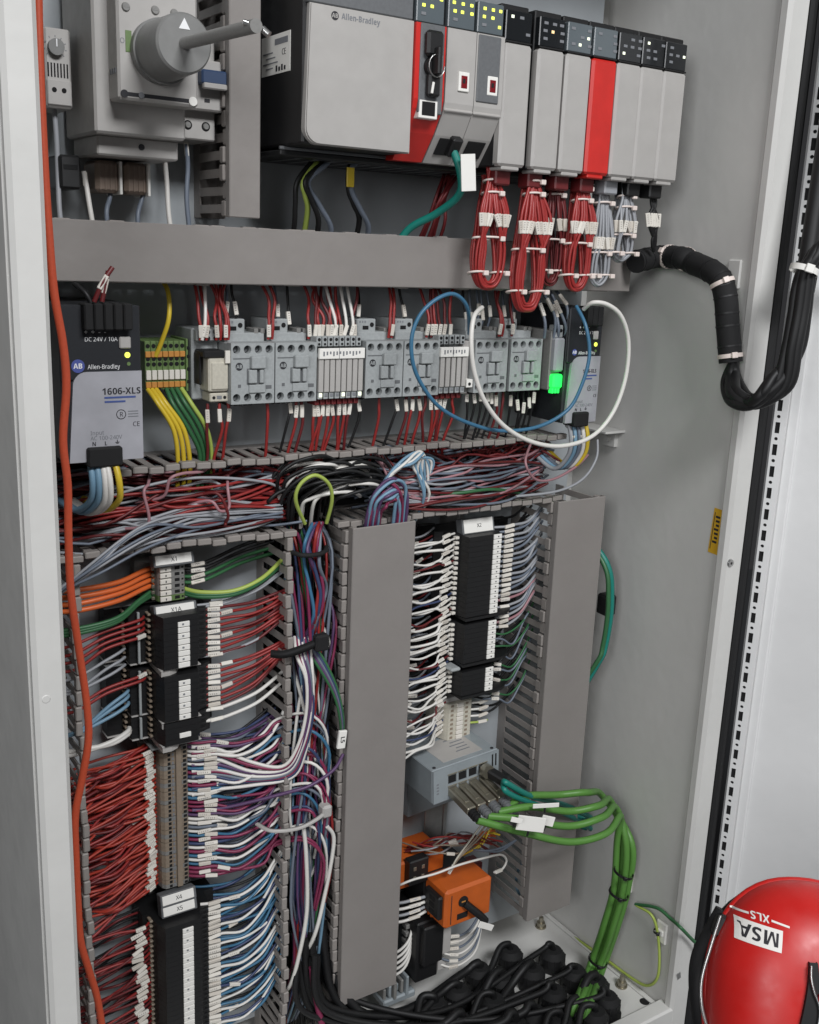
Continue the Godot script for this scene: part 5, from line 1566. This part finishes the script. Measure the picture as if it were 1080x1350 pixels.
	# long grey column: dense red wires on the left
	for k in 66:
		var i := k / 2
		var y := -361.5 - i * 4.95
		var low := k % 2
		var z := 36.0 - low * 10
		var sag := 6.0 + rng.randf() * 10 + i * 0.35
		wire("red_wire", [Vector3(-176, y - sag - 10 + rj(5), 30 + rng.randf() * 28), Vector3(-148, y - sag + rj(4), 44 + rj(14)), Vector3(-118 + rj(6), y - sag * 0.6 + rj(3), 48 + rj(9)), Vector3(-90, y - sag * 0.1 + rj(1.5), z + 12 + rj(3)), Vector3(-76, y + 1, z + 8), Vector3(-67, y, z)], 1.5, ["red_orange", "red_wire", "red_orange", "red_deep"][k % 4], "red wire into the left side of the long grey terminal column", "red wires left of the long grey column", [[0.83 + rj(0.04), 11 + rj(2)]] if low == 0 else ([[0.6, 11]] if k % 13 == 5 else []), 5)
	for k in 66:
		var y := -362.0 - k * 2.45
		var sag := 5.0 + rng.randf() * 14
		wire("red_wire", [Vector3(-176, y - sag - 8 + rj(5), 14 + rng.randf() * 14), Vector3(-148, y - sag + rj(5), 24 + rj(9)), Vector3(-112 + rj(8), y - sag * 0.5 + rj(4), 30 + rj(8)), Vector3(-84, y + rj(1), 28), Vector3(-70, y, 20)], 1.5, ["red_orange", "red_wire", "red_deep"][k % 3], "red wire of the rear layer left of the long grey terminal column", "rear red wires left of the long grey column", [], 4, 5)
	# and mixed ones on the right, curving up into the riser
	var cols := ["magenta_wire", "violet_wire", "white_wire", "white_wire", "slate_wire", "white_wire", "blue_wire", "magenta_wire", "navy_wire", "white_wire", "magenta_wire", "blue_wire", "white_wire", "blue_wire", "magenta_wire", "magenta_wire"]
	for k in 33:
		var y := -361.5 - k * 4.95
		var c: String = cols[k % 16]
		var up := rng.randf_range(6, 26)
		wire(c, [Vector3(-34, y, 40), Vector3(-24, y, 47), Vector3(-8, y + rj(1), 52), Vector3(16, y - 3 + rj(4), 56 + rj(7)), Vector3(44, y + up * 0.35 + rj(3), 60 + rj(7)), Vector3(62, y + up, 60)] + ([Vector3(82, y + up + 24, 48)] if k % 2 else [Vector3(88 + rj(4), y + up + 12, 84 + rj(4)), Vector3(106 + rj(6), y + up - 20, 88 + rj(4)), Vector3(110 + rj(8), y + up - 90, 74)]), rng.randf_range(1.4, 1.9), c, c.replace("_", " ") + " with white sleeve right of the long grey terminal column", c.replace("_wire", "") + " wires right of the long grey column", [[0.24 if k % 2 == 0 else 0.25, 14 + rj(1.5)]] if k % 5 else [[0.32, 14]], 5)
	# tall black block at the bottom
	for k in 26:
		var y := -554.0 - k * 6.1
		var sag := 4.0 + rng.randf() * 26
		wire("red_wire", [Vector3(-176, y - sag - 6, 40), Vector3(-150, y - sag, 50 + rj(6)), Vector3(-118, y - sag * 0.45 + rj(3), 56 + rj(6)), Vector3(-94, y, 58), Vector3(-83, y, 52)], 1.4, "red_deep" if k % 3 else "red_wire", "dark red wire with white sleeve left of the tall black relay block", "dark red wires left of the tall relay block", [[0.76 + rj(0.06), 12 + rj(2)]], 5)
	for k in 30:
		var y := -552.0 - k * 5.6
		wire("dark_wire", [Vector3(-176, y - 14 - rng.randf() * 24, 20), Vector3(-140, y - 10 + rj(8), 26 + rj(8)), Vector3(-110, y + rj(5), 30), Vector3(-84, y, 24)], 1.5, "red_deep" if k % 2 else "black_wire", ("dark red" if k % 2 else "black") + " wire of the rear layer left of the tall black relay block", ("dark red" if k % 2 else "black") + " rear wires left of the tall relay block", [], 4, 5)
	for k in 84:
		var low := k > 43
		var y := -362.0 - k * 3.75 if not low else -548.0 - (k - 44) * 4.4
		var up := rng.randf_range(0, 30)
		var c: String = ["navy_wire", "black_wire", "violet_wire", "slate_wire"][k % 4] if not low else ["navy_wire", "black_wire", "blue_wire"][k % 3]
		wire("dark_wire", [Vector3(-26, y, 20), Vector3(-8, y + rj(2), 28), Vector3(22 + rj(6), y + rj(5), 34 + rj(6)), Vector3(48, y + up * 0.4 + rj(4), 34 + rj(6)), Vector3(78, y + up, 26)], 1.7, c, c.replace("_", " ") + (" of the rear layer right of the tall black relay block" if low else " of the rear layer right of the long grey column"), c.replace("_wire", "") + (" rear wires right of the tall relay block" if low else " rear wires right of the long grey column"), [[0.4 + rj(0.1), 12]] if k % 7 == 0 else [], 4, 5)
	var cols2 := ["white_wire", "blue_wire", "white_wire", "blue_wire", "navy_wire", "white_wire", "blue_wire"]
	for k in 28:
		var y := -550.0 - k * 6.1
		var c: String = cols2[k % 7]
		var up := rng.randf_range(10, 34)
		wire(c, [Vector3(-26, y, 54), Vector3(-14, y, 58), Vector3(-2, y + rj(1), 58), Vector3(22, y + rj(3), 58 + rj(6)), Vector3(46, y + up * 0.4, 58), Vector3(62, y + up, 54), Vector3(82, y + up + 16, 46)], rng.randf_range(1.3, 1.8), c, c.replace("_", " ") + " with white sleeve right of the tall black relay block", c.replace("_wire", "") + " wires right of the tall relay block", [[0.22, 14]] + ([[0.45, 13]] if k % 6 == 0 else []), 5)


func right_column_wires() -> void:
	for k in 40:
		var y := -166.0 - k * 6.6
		var sag := rj(5)
		var c := "white_wire"
		if k % 9 == 5:
			c = "red_deep"
		elif k % 13 == 11:
			c = "navy_wire"
		var xe := 287.0 if k < 33 else 298.0
		wire(c, [Vector3(196, y - 4 + rj(5), 56), Vector3(214, y - 5 + rj(6), 64 + rj(6)), Vector3(238 + rj(5), y - 6 + sag * 1.5, 68 + rj(6)), Vector3(262 + rj(3), y - 4 + sag, 66 + rj(3)), Vector3(xe - 19, y - 1 + rj(2), 66 if k < 33 else 50), Vector3(xe, y, 58 if k < 33 else 40)], rng.randf_range(1.25, 1.75) if c == "white_wire" else 1.2, c, "white wire with sleeve between the middle lid and the right black relay column" if c == "white_wire" else ("dark red" if c == "red_deep" else "navy blue") + " wire among the white ones left of the right relay column", "white wires left of the right relay column" if c == "white_wire" else "odd coloured wires left of the right relay column", [[0.88 + rj(0.03), 13]], 5)
	# a deeper layer whose sleeves show between
	for k in 60:
		var y := -163.0 - k * 4.4
		wire("thin_wire", [Vector3(196, y + rj(4), 30), Vector3(226, y + rj(6), 40 + rj(8)), Vector3(250, y + 2 + rj(5), 42 + rj(6)), Vector3(276, y + 3, 32)], 1.3, ["black_wire", "grey_wire", "black_wire", "red_deep", "slate_wire"][k % 5], ["black", "grey", "black", "dark red", "slate grey"][k % 5] + " thin wire of the rear layer left of the right relay column", ["black", "grey", "black", "dark red", "slate grey"][k % 5] + " rear wires left of the right relay column", [[0.5 + rj(0.2), 13]] if k % 2 else [], 5)
	for k in 21:
		var y := -166.0 - k * 6.15 * (1.0 if k < 16 else 1.03)
		var ye := y + rng.randf_range(14, 26)
		if k > 15:
			ye = y + rng.randf_range(22, 40)
		wire("grey_wire", [Vector3(346, y, 56), Vector3(360, y + 1, 62), Vector3(372, y + 2, 62), Vector3(394, lerpf(y, ye, 0.35) - 3, 60 + rj(4)), Vector3(412, ye - 4, 56), Vector3(430, ye + 4, 46)], 1.7, ["grey_wire", "slate_wire", "grey_wire", "pink_wire"][k % 4] if k > 11 else ["grey_wire", "slate_wire"][k % 2], "grey wire with white sleeve curving up from the right relay column to the right trunking", "grey wires right of the right relay column", [[0.28, 14]], 5)
	for k in 26:
		var y := -168.0 - k * 10.0
		wire("black_wire", [Vector3(350, y + 4, 30), Vector3(372, y + rj(6), 36), Vector3(396, y + 10 + rj(8), 34), Vector3(428, y + 24, 26)], 1.6, "black_wire", "black wire of the rear layer right of the right relay column", "black rear wires right of the right relay column", [], 4, 5)
	for k in 10:
		var y := -300.0 - k * 10.0
		wire("dark_wire", [Vector3(350, y, 50), Vector3(368, y - 2 + rj(3), 58), Vector3(388, y - 6 + rj(6), 56), Vector3(408, y + 12 + rj(10), 52), Vector3(432, y + 26, 40)], 1.3, "slate_wire" if k % 2 else "green_wire", "thin dark wire curving from the lower right relays into the right trunking", "dark wires right of the lower relays", [[0.2, 10]] if k > 3 else [[0.1, 6]], 5)
	for k in 4:
		wire("white_wire", [Vector3(318, -393 - k * 9, 40), Vector3(346, -394 - k * 9, 48), Vector3(362, -394 - k * 9.5, 46)], 1.5, "white_wire" if k < 3 else "green_yellow", "short wire with white sleeve right of the cream terminals", "short wires right of the cream terminals", [[0.7, 14]])
	# around the orange relays
	wire("white_wire", [Vector3(214,-592,80), Vector3(228,-581,92), Vector3(255,-577,100), Vector3(286,-573,104), Vector3(330,-579,100), Vector3(361,-589,92), Vector3(373,-602,90), Vector3(365,-611,92), Vector3(349,-608,96)], 1.5, "white_wire", "white wire crossing in front over the top of the orange relay", "", [[0.93, 14]], 7)
	for k in 3:
		wire("tan_wire", [Vector3(282,-590,90) + v3(2), Vector3(290,-571,94) + Vector3(k * 2, 0, 0), Vector3(311,-553,92) + Vector3(k * 8, 0, 0), Vector3(342,-539,80) + Vector3(k * 11, 0, 0)], 1.2, "beige_dark" if k else "beige", "tan wire rising from the orange relays toward the network switch", "tan wires above the orange relays", [[0.12, 13]] if k == 0 else [])
	for k in 6:
		wire("yellow_wire", [Vector3(327,-591,60) + v3(8), Vector3(335,-575,70) + v3(8), Vector3(355,-570,66) + v3(8), Vector3(379,-589,56) + v3(8)], 1.3, "yellow_wire" if k % 2 else "orange_wire", "short yellow wire in the knot above the orange relays", "knot of yellow wires above the orange relays")
	for k in 4:
		wire("white_wire", [Vector3(200, -628 - k * 9, 50), Vector3(226, -628 - k * 9, 66), Vector3(246, -626 - k * 8.5, 72), Vector3(262, -626 - k * 7, 74)], 2.0, "white_wire" if k % 2 else "grey_wire", "wire with sleeve into the black connector left of the orange relay", "wires left of the front orange relay", [[0.7, 15]])
	for k in 5:
		wire("white_wire", [Vector3(198, -702 - k * 7, 50), Vector3(222, -698 - k * 8, 66), Vector3(240, -688 - k * 8, 68), Vector3(250, -676 - k * 5, 62), Vector3(252, -664 - k * 2, 56)], 1.9, "white_wire", "white wire bending up to the black block under the orange relay", "white wires under the orange relay", [], 6)
	for k in 6:
		wire("white_wire", [Vector3(284, -684 - k * 9, 78), Vector3(298, -690 - k * 9, 84), Vector3(320, -692 - k * 9 + rj(3), 84), Vector3(346, -682 - k * 10, 74), Vector3(372, -668 - k * 9, 50)], 1.6, "white_wire" if k % 2 else "slate_wire", "wire with white sleeve right of the black block under the orange relay", "wires right of the lower black block", [[0.3, 13]])
	for k in 14:
		wire("thin_wire", [Vector3(262,-577,40) + v3(14), Vector3(278,-562,66) + v3(12), Vector3(314,-561,72) + v3(14), Vector3(374,-594,60) + v3(14)], 1.1, ["red_deep", "beige_dark", "red_wire", "grey_wire"][k % 4], ["dark red", "tan", "red", "grey"][k % 4] + " thin wire in the tangle between the network switch and the orange relays", "tangle above the orange relays", [[0.5, 11]] if k % 5 == 0 else [])
	for k in 2:
		wire("grey_wire", [Vector3(395,-585,80), Vector3(365,-588,86) + Vector3(0, k * 4, 0), Vector3(342,-582,84), Vector3(331,-584,70)], 1.6, "slate_wire", "thin grey wire curving right above the orange relays", "thin grey wires above the orange relays")
	wire("pale_wire", [Vector3(450,-649,40), Vector3(433,-665,44), Vector3(430,-685,48), Vector3(436,-700,50), Vector3(439,-719,48)], 2.0, "pale_blue", "pale wire with white sleeve at the left edge of the right lid", "", [[0.85, 14]])
	var fw := thing("jumper_block", "grey jumble of ferrules and clips at the bottom of the middle lid", "terminal block", Vector3(212, -775, 0))
	for k in 7:
		obj("clip", bx(k * 6.0, 6 + (k * 7) % 11, 30, k * 6.0 + 4, 24 + (k * 5) % 13, 62 + (k * 3) % 9, 1.2), M["switch_paint" if k % 2 else "grey_mid"], fw)
	obj("base", bx(-2, 0, 8, 46, 10, 66, 2), M["switch_paint"], fw)


func riser_wires() -> void:
	var m := MB.new()
	for k in 46:
		var x := rng.randf_range(70, 128)
		var z := rng.randf_range(6, 46)
		var pts := []
		for j in 7:
			pts.append(Vector3(clampf(x + rj(10), 68, 128), lerpf(-120, -780, j / 6.0), clampf(z + rj(8), 4, 52)))
		m.tube(sp(pts, 4), 1.8, 5)
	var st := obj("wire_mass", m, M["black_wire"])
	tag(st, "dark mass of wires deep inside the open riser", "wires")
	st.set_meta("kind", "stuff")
	var cols := ["slate_wire", "white_wire", "magenta_wire", "navy_wire", "violet_wire", "white_wire", "green_wire", "slate_wire", "pale_blue", "red_wire", "white_wire", "navy_wire", "magenta_wire", "black_wire", "slate_wire"]
	var said := {"slate_wire": "slate grey", "white_wire": "white", "magenta_wire": "magenta", "navy_wire": "navy blue", "violet_wire": "violet", "green_wire": "green", "pale_blue": "pale blue", "red_wire": "red", "black_wire": "black"}
	for k in 52:
		var c: String = cols[k % 15]
		var x0 := rng.randf_range(74, 124)
		var x1 := rng.randf_range(74, 122)
		var x2 := rng.randf_range(80, 120)
		var stop := rng.randf_range(-640, -560) if c == "white_wire" else -760.0
		var start := -150.0 if k % 3 == 0 else rng.randf_range(-330, -180)
		var pts := [Vector3(x0, start + 12, 40), Vector3(x0 + rj(5), start - 30, 66 + rj(8)), Vector3(lerpf(x0, x1, 0.6) + rj(6), lerpf(start, stop, 0.3), 70 + rj(10)), Vector3(x1 + rj(6), lerpf(start, stop, 0.6), 70 + rj(10)), Vector3(x2, lerpf(start, stop, 0.85), 62 + rj(8)), Vector3(x2 + rj(5), stop, 40)]
		wire("riser_wire", pts, rng.randf_range(1.3, 2.1), c, said[c] + " wire running down among the others in the open riser", said[c] + " wires in the open riser", [], 5)
	# wires bulging out over the left comb
	for k in 9:
		var c: String = ["white_wire", "magenta_wire", "white_wire", "violet_wire", "white_wire", "slate_wire", "magenta_wire", "navy_wire", "white_wire"][k]
		wire("riser_wire", [Vector3(-30, -366 - k * 7, 44), Vector3(-6, -370 - k * 6, 52), Vector3(30, -392 - k * 3 + rj(3), 64), Vector3(58,-394,80) + Vector3(k * 1.5, -k * 2, 0), Vector3(72,-371,88) + Vector3(k * 1.2, -k, 0), Vector3(80,-332,92) + Vector3(k, 0, rj(2)), Vector3(79,-293,90) + Vector3(k, 0, rj(3)), Vector3(72,-268,84) + Vector3(k * 2, 0, 0), Vector3(78,-254,66) + Vector3(k * 2, 0, 0)], 2.0, c, said[c] + " wire bowing out of the open riser over its left comb", "wires bowing out over the left comb", [], 6)
	for k in 7:
		wire("riser_wire", [Vector3(95,-130,70) + Vector3(k * 2, 0, 0), Vector3(80,-145,82) + Vector3(k * 3, 0, 0) + v3(5), Vector3(83,-171,80) + Vector3(k * 3.5, 0, 0) + v3(8), Vector3(94,-198,78) + Vector3(k * 2, 0, 0) + v3(7), Vector3(97,-227,80) + Vector3(rj(4), 0, 0), Vector3(96,-257,66) + Vector3(rj(8), 0, 0)], 2.0, ["blue_wire", "red_wire", "violet_wire", "navy_wire", "red_wire", "slate_wire", "magenta_wire"][k], ["blue", "red", "violet", "navy blue", "red", "slate grey", "magenta"][k] + " wire dropping from the coil into the top of the open riser", "wires at the top of the open riser", [], 6)
	for k in 5:
		wire("riser_wire", [Vector3(82,-260,76) + Vector3(k * 3, 0, 0), Vector3(97,-285,86) + Vector3(k * 2, k, 0), Vector3(113,-317,92) + Vector3(k, k, 0), Vector3(122,-350,92) + Vector3(k * 0.8, 0, 0), Vector3(131,-389,80)], 1.9, ["green_wire", "violet_wire", "slate_wire", "navy_wire", "green_wire"][k], ["upper green", "violet", "slate grey", "navy blue", "lower green"][k] + " wire curving across the riser to the small sleeve beside the lid", "wires curving to the small sleeve", [], 6)
	var sv := thing("cable_tag", "small white tag on wires beside the left edge of the middle lid", "label", Vector3(123,-372,94), "", Basis(Vector3(0, 0, 1), -0.12))
	obj("sheet", bx(-5, -10, -2, 5, 11, 2, 0.8), M["white"], sv)
	text("L5", 5, Vector3(0, 1, 2.1), M["ink"], sv, Basis(Vector3(0, 0, 1), -1.5), true)
	# ties across the riser
	var tie := thing("cable_tie", "broad white cable tie across the open riser, low down", "cable tie", Vector3(79,-462,92))
	var tm := MB.new()
	var pp := sp([Vector3(-46, 2, -20), Vector3(-38, 2, 0), Vector3(-10, 0, 6), Vector3(14, 5, 6), Vector3(28, 9, 0)], 8)
	tm.tube(pp, 3.6, 8, true, 0.5)
	obj("band", tm, M["light_grey"], tie)
	obj("head", bx(20, 2, -6, 32, 17, 8, 2.5), M["light_grey"], tie)
	tie = thing("cable_tie", "black cable tie across the upper part of the open riser", "cable tie", Vector3(72,-254,94))
	var t2 := MB.new()
	t2.tube(sp([Vector3(-30, -6, -10), Vector3(-20, -4, 2), Vector3(0, 0, 5), Vector3(18, 4, 4), Vector3(30, 6, -6)], 8), 4.2, 8, true, 0.35)
	obj("band", t2, M["black_matt"], tie)
	obj("head", bx(12, -6, 0, 28, 12, 10, 2), M["black_matt"], tie)
	tie = thing("cable_tie", "thin black tie around the wires at the top of the open riser", "cable tie", Vector3(81,-156,88))
	var t3 := MB.new()
	t3.tube(sp([Vector3(-14, 1, -8), Vector3(-8, 0, 3), Vector3(8, -1, 4), Vector3(20, 0, 0), Vector3(26, 2, -8)], 8), 2.4, 8)
	obj("band", t3, M["black_matt"], tie)
	wire("riser_wire", [Vector3(-30, -440, 44), Vector3(4, -440, 56), Vector3(62,-422,88), Vector3(86,-417,94), Vector3(115,-407,92), Vector3(131,-396,84)], 2.0, "violet_wire", "single violet wire slanting across the front of the open riser", "", [], 7)
	wire("riser_wire", [Vector3(112,-479,86), Vector3(122,-502,84), Vector3(114,-570,80), Vector3(100,-627,78), Vector3(92, -690, 40), Vector3(90, -720, 10)], 2.4, "white_wire", "single white wire slanting down beside the middle lid, low in the riser", "", [], 7)
	wire("riser_wire", [Vector3(81,-469,88), Vector3(85,-508,88), Vector3(88,-578,86), Vector3(80,-635,84), Vector3(73,-678,76), Vector3(74, -720, 40), Vector3(76, -750, 10)], 2.4, "white_wire", "long white wire swinging left at the bottom of the open riser", "", [], 7)
	wire("pink_cable", [Vector3(97,-657,84), Vector3(98,-680,88), Vector3(101,-708,94), Vector3(107,-743,100)], 4.0, "magenta_wire", "thick magenta cable at the bottom of the open riser", "", [], 7)


# ---- the red ear defenders held close to the lens side of the open door
const EAR_A := 78.0
const EAR_B := 101.0


func ear_z(x: float, y: float) -> float:
	var q := pow(pow(absf(x / EAR_A), 2.3) + pow(absf(y / EAR_B), 2.3), 1.0 / 2.3)
	return 52.0 * pow(maxf(0.0, 1.0 - pow(q, 2.6)), 0.5)


func drape(tm: Mesh, at: Vector2, turn: float, lift: float) -> ArrayMesh:
	var a := tm.surface_get_arrays(0)
	var v: PackedVector3Array = a[Mesh.ARRAY_VERTEX]
	var m := MB.new()
	var ix: PackedInt32Array = a[Mesh.ARRAY_INDEX]
	var out := func(p: Vector3) -> Vector3:
		var q := Vector2(p.x, p.y).rotated(turn) * 1000.0 + at
		return Vector3(q.x, q.y, ear_z(q.x, q.y) + lift + p.z * 1000.0)
	for i in range(0, ix.size(), 3):
		m.tri(out.call(v[ix[i]]), out.call(v[ix[i + 1]]), out.call(v[ix[i + 2]]), Vector3(0, 0, 1))
	return m.mesh()


func patch(at: Vector2, w: float, h: float, turn: float, lift: float) -> MB:
	var m := MB.new()
	var f := func(i: int, j: int, l: float) -> Vector3:
		var q := Vector2((i / 12.0 - 0.5) * w, (j / 6.0 - 0.5) * h).rotated(turn) + at
		return Vector3(q.x, q.y, ear_z(q.x, q.y) + l)
	for i in 12:
		for j in 6:
			m.quad(f.call(i, j, lift), f.call(i + 1, j, lift), f.call(i + 1, j + 1, lift), f.call(i, j + 1, lift), Vector3(0, 0, 1))
	return m


func text_mesh(s: String, h: float) -> TextMesh:
	var f := SystemFont.new()
	f.font_names = PackedStringArray(["Droid Sans"])
	f.font_weight = 700
	var tm := TextMesh.new()
	tm.font = f
	tm.text = s
	tm.font_size = 48
	tm.pixel_size = h * MM / 34.0
	tm.depth = 0.15 * MM
	return tm


func ear_defender() -> void:
	var b := Basis.looking_at(Vector3(0.55, -0.42, -0.72), Vector3.UP)
	var t := thing("ear_defenders", "shiny red ear defenders with black headband arms and white logo label", "ear defenders", Vector3(286,-440,575), "", b)
	var shell := MB.new()
	var n := 56
	var rings := 22
	var pos := func(i: int, j: int) -> Vector3:
		var q := 1.0 - pow(1.0 - float(i) / rings, 1.8)
		var a := TAU * j / n
		var c := cos(a)
		var s := sin(a)
		var k := q / pow(pow(absf(c), 2.3) + pow(absf(s), 2.3), 1.0 / 2.3)
		var x := c * k * EAR_A
		var y := s * k * EAR_B
		return Vector3(x, y, ear_z(x, y) if i < rings else 0.0)
	var nrm := func(i: int, j: int) -> Vector3:
		if i == 0:
			return Vector3(0, 0, 1)
		var u: Vector3 = pos.call(mini(i + 1, rings), j) - pos.call(i - 1, j)
		var w: Vector3 = pos.call(i, j + 1) - pos.call(i, j - 1)
		return u.cross(w).normalized()
	for i in rings:
		for j in n:
			var p := [pos.call(i, j), pos.call(i + 1, j), pos.call(i + 1, j + 1), pos.call(i, j + 1)]
			var nn := [nrm.call(i, j), nrm.call(i + 1, j), nrm.call(i + 1, j + 1), nrm.call(i, j + 1)]
			shell.stri(p[0], p[1], p[2], nn[0], nn[1], nn[2])
			if i > 0:
				shell.stri(p[0], p[2], p[3], nn[0], nn[2], nn[3])
	var sh := obj("shell", shell, M["red_shell"], t)
	var rim := MB.new()
	var rp := PackedVector3Array()
	for j in n + 1:
		var a := TAU * j / n
		var k := 1.0 / pow(pow(absf(cos(a)), 2.3) + pow(absf(sin(a)), 2.3), 1.0 / 2.3)
		rp.append(Vector3(cos(a) * k * EAR_A * 0.985, sin(a) * k * EAR_B * 0.985, -4))
	rim.tube(rp, 3.6, 10, false)
	obj("rim", rim, M["red_shell"], t)
	var cu := MB.new()
	var cp := PackedVector3Array()
	for q in rp:
		cp.append(Vector3(q.x * 0.9 - 4, q.y * 0.86, -15))
	cu.tube(cp, 10.0, 12, false)
	obj("cushion", cu, M["black_matt"], t)
	obj("label", patch(Vector2(-44, 61), 32, 16, -0.16, 0.35), M["white"], sh)
	put("lettering", drape(text_mesh("MSA", 9.8), Vector2(-44, 61.5), PI - 0.16, 0.6), M["ink"], sh)
	put("lettering", drape(text_mesh("XLS", 5.4), Vector2(-42, 74), PI - 0.12, 0.45), M["white"], sh)
	obj("print_line", patch(Vector2(-54, 75.5), 10, 1.5, -0.06, 0.4), M["white"], sh)
	obj("print_line", patch(Vector2(-28, 71), 13, 1.5, -0.24, 0.4), M["white"], sh)
	# headband arm with its steel wire on the left
	var arm := MB.new()
	arm.tube(sp([Vector3(-61, 70, -10), Vector3(-69, 54, -12), Vector3(-79, 32, -14), Vector3(-81, 8, -14), Vector3(-76, -28, -14), Vector3(-71, -68, -14)], 8), 8.0, 14, true, 0.8)
	obj("headband_arm", arm, M["gasket"], t)
	var blk := MB.new()
	blk.box(-9, -10, -10, 9, 10, 9, 3)
	obj("headband_end", blk, M["black"], t, Vector3(-63, 58, -4), Basis(Vector3(0, 0, 1), -0.35))
	obj("headband_pad", bx(-76, 4, -16, -63, 36, 4, 4), M["black"], t)
	var wr := MB.new()
	wr.tube(sp([Vector3(-67, 68, 3), Vector3(-75, 44, 5), Vector3(-82, 18, 5), Vector3(-82, -2, 6), Vector3(-77, -20, 7), Vector3(-71, -38, 7)], 8), 1.5, 8)
	obj("steel_wire", wr, M["steel"], t)
	# the second arm lies across the shell on the right
	var line := sp([Vector3(-10, 47, 0), Vector3(-12, 30, 0), Vector3(-16, 10, 0), Vector3(-21, -10, 0), Vector3(-29, -40, 0)], 8)
	var band := MB.new()
	for i in line.size() - 1:
		var w0 := lerpf(6.0, 17.0, float(i) / (line.size() - 1))
		var w1 := lerpf(6.0, 17.0, float(i + 1) / (line.size() - 1))
		var p := func(q: Vector3, w: float, l: float) -> Vector3:
			return Vector3(q.x + w, q.y, ear_z(q.x + w, q.y) + l)
		for k in 6:
			var f0 := k / 6.0
			var f1 := (k + 1) / 6.0
			band.quad(p.call(line[i], w0 * f0, 4.0), p.call(line[i], w0 * f1, 4.0), p.call(line[i + 1], w1 * f1, 4.0), p.call(line[i + 1], w1 * f0, 4.0), Vector3(0, 0, 1))
		band.quad(p.call(line[i], 0.0, 4.0), p.call(line[i + 1], 0.0, 4.0), p.call(line[i + 1], 0.0, -1.0), p.call(line[i], 0.0, -1.0), Vector3(-1, 0, 0))
		band.quad(p.call(line[i], w0, 4.0), p.call(line[i + 1], w1, 4.0), p.call(line[i + 1], w1, -1.0), p.call(line[i], w0, -1.0), Vector3(1, 0, 0))
	obj("headband_arm", band, M["gasket"], t)
	var wr2 := MB.new()
	var wl := []
	for q in [Vector2(-9.5, 45), Vector2(-10, 36), Vector2(-8, 26), Vector2(-4.5, 16), Vector2(-5.5, 4), Vector2(-10.5, -12), Vector2(-14, -30)]:
		wl.append(Vector3(q.x, q.y, ear_z(q.x, q.y) + 6.0))
	wr2.tube(sp(wl, 8), 1.0, 8)
	obj("steel_wire", wr2, M["steel"], t)
	var pv := MB.new()
	pv.cyl(Vector3(-2, 22, ear_z(-2, 22) - 1), Vector3(-2, 22, ear_z(-2, 22) + 7), 4.5, 4.0, 18)
	obj("pivot", pv, M["red_glass"], t)
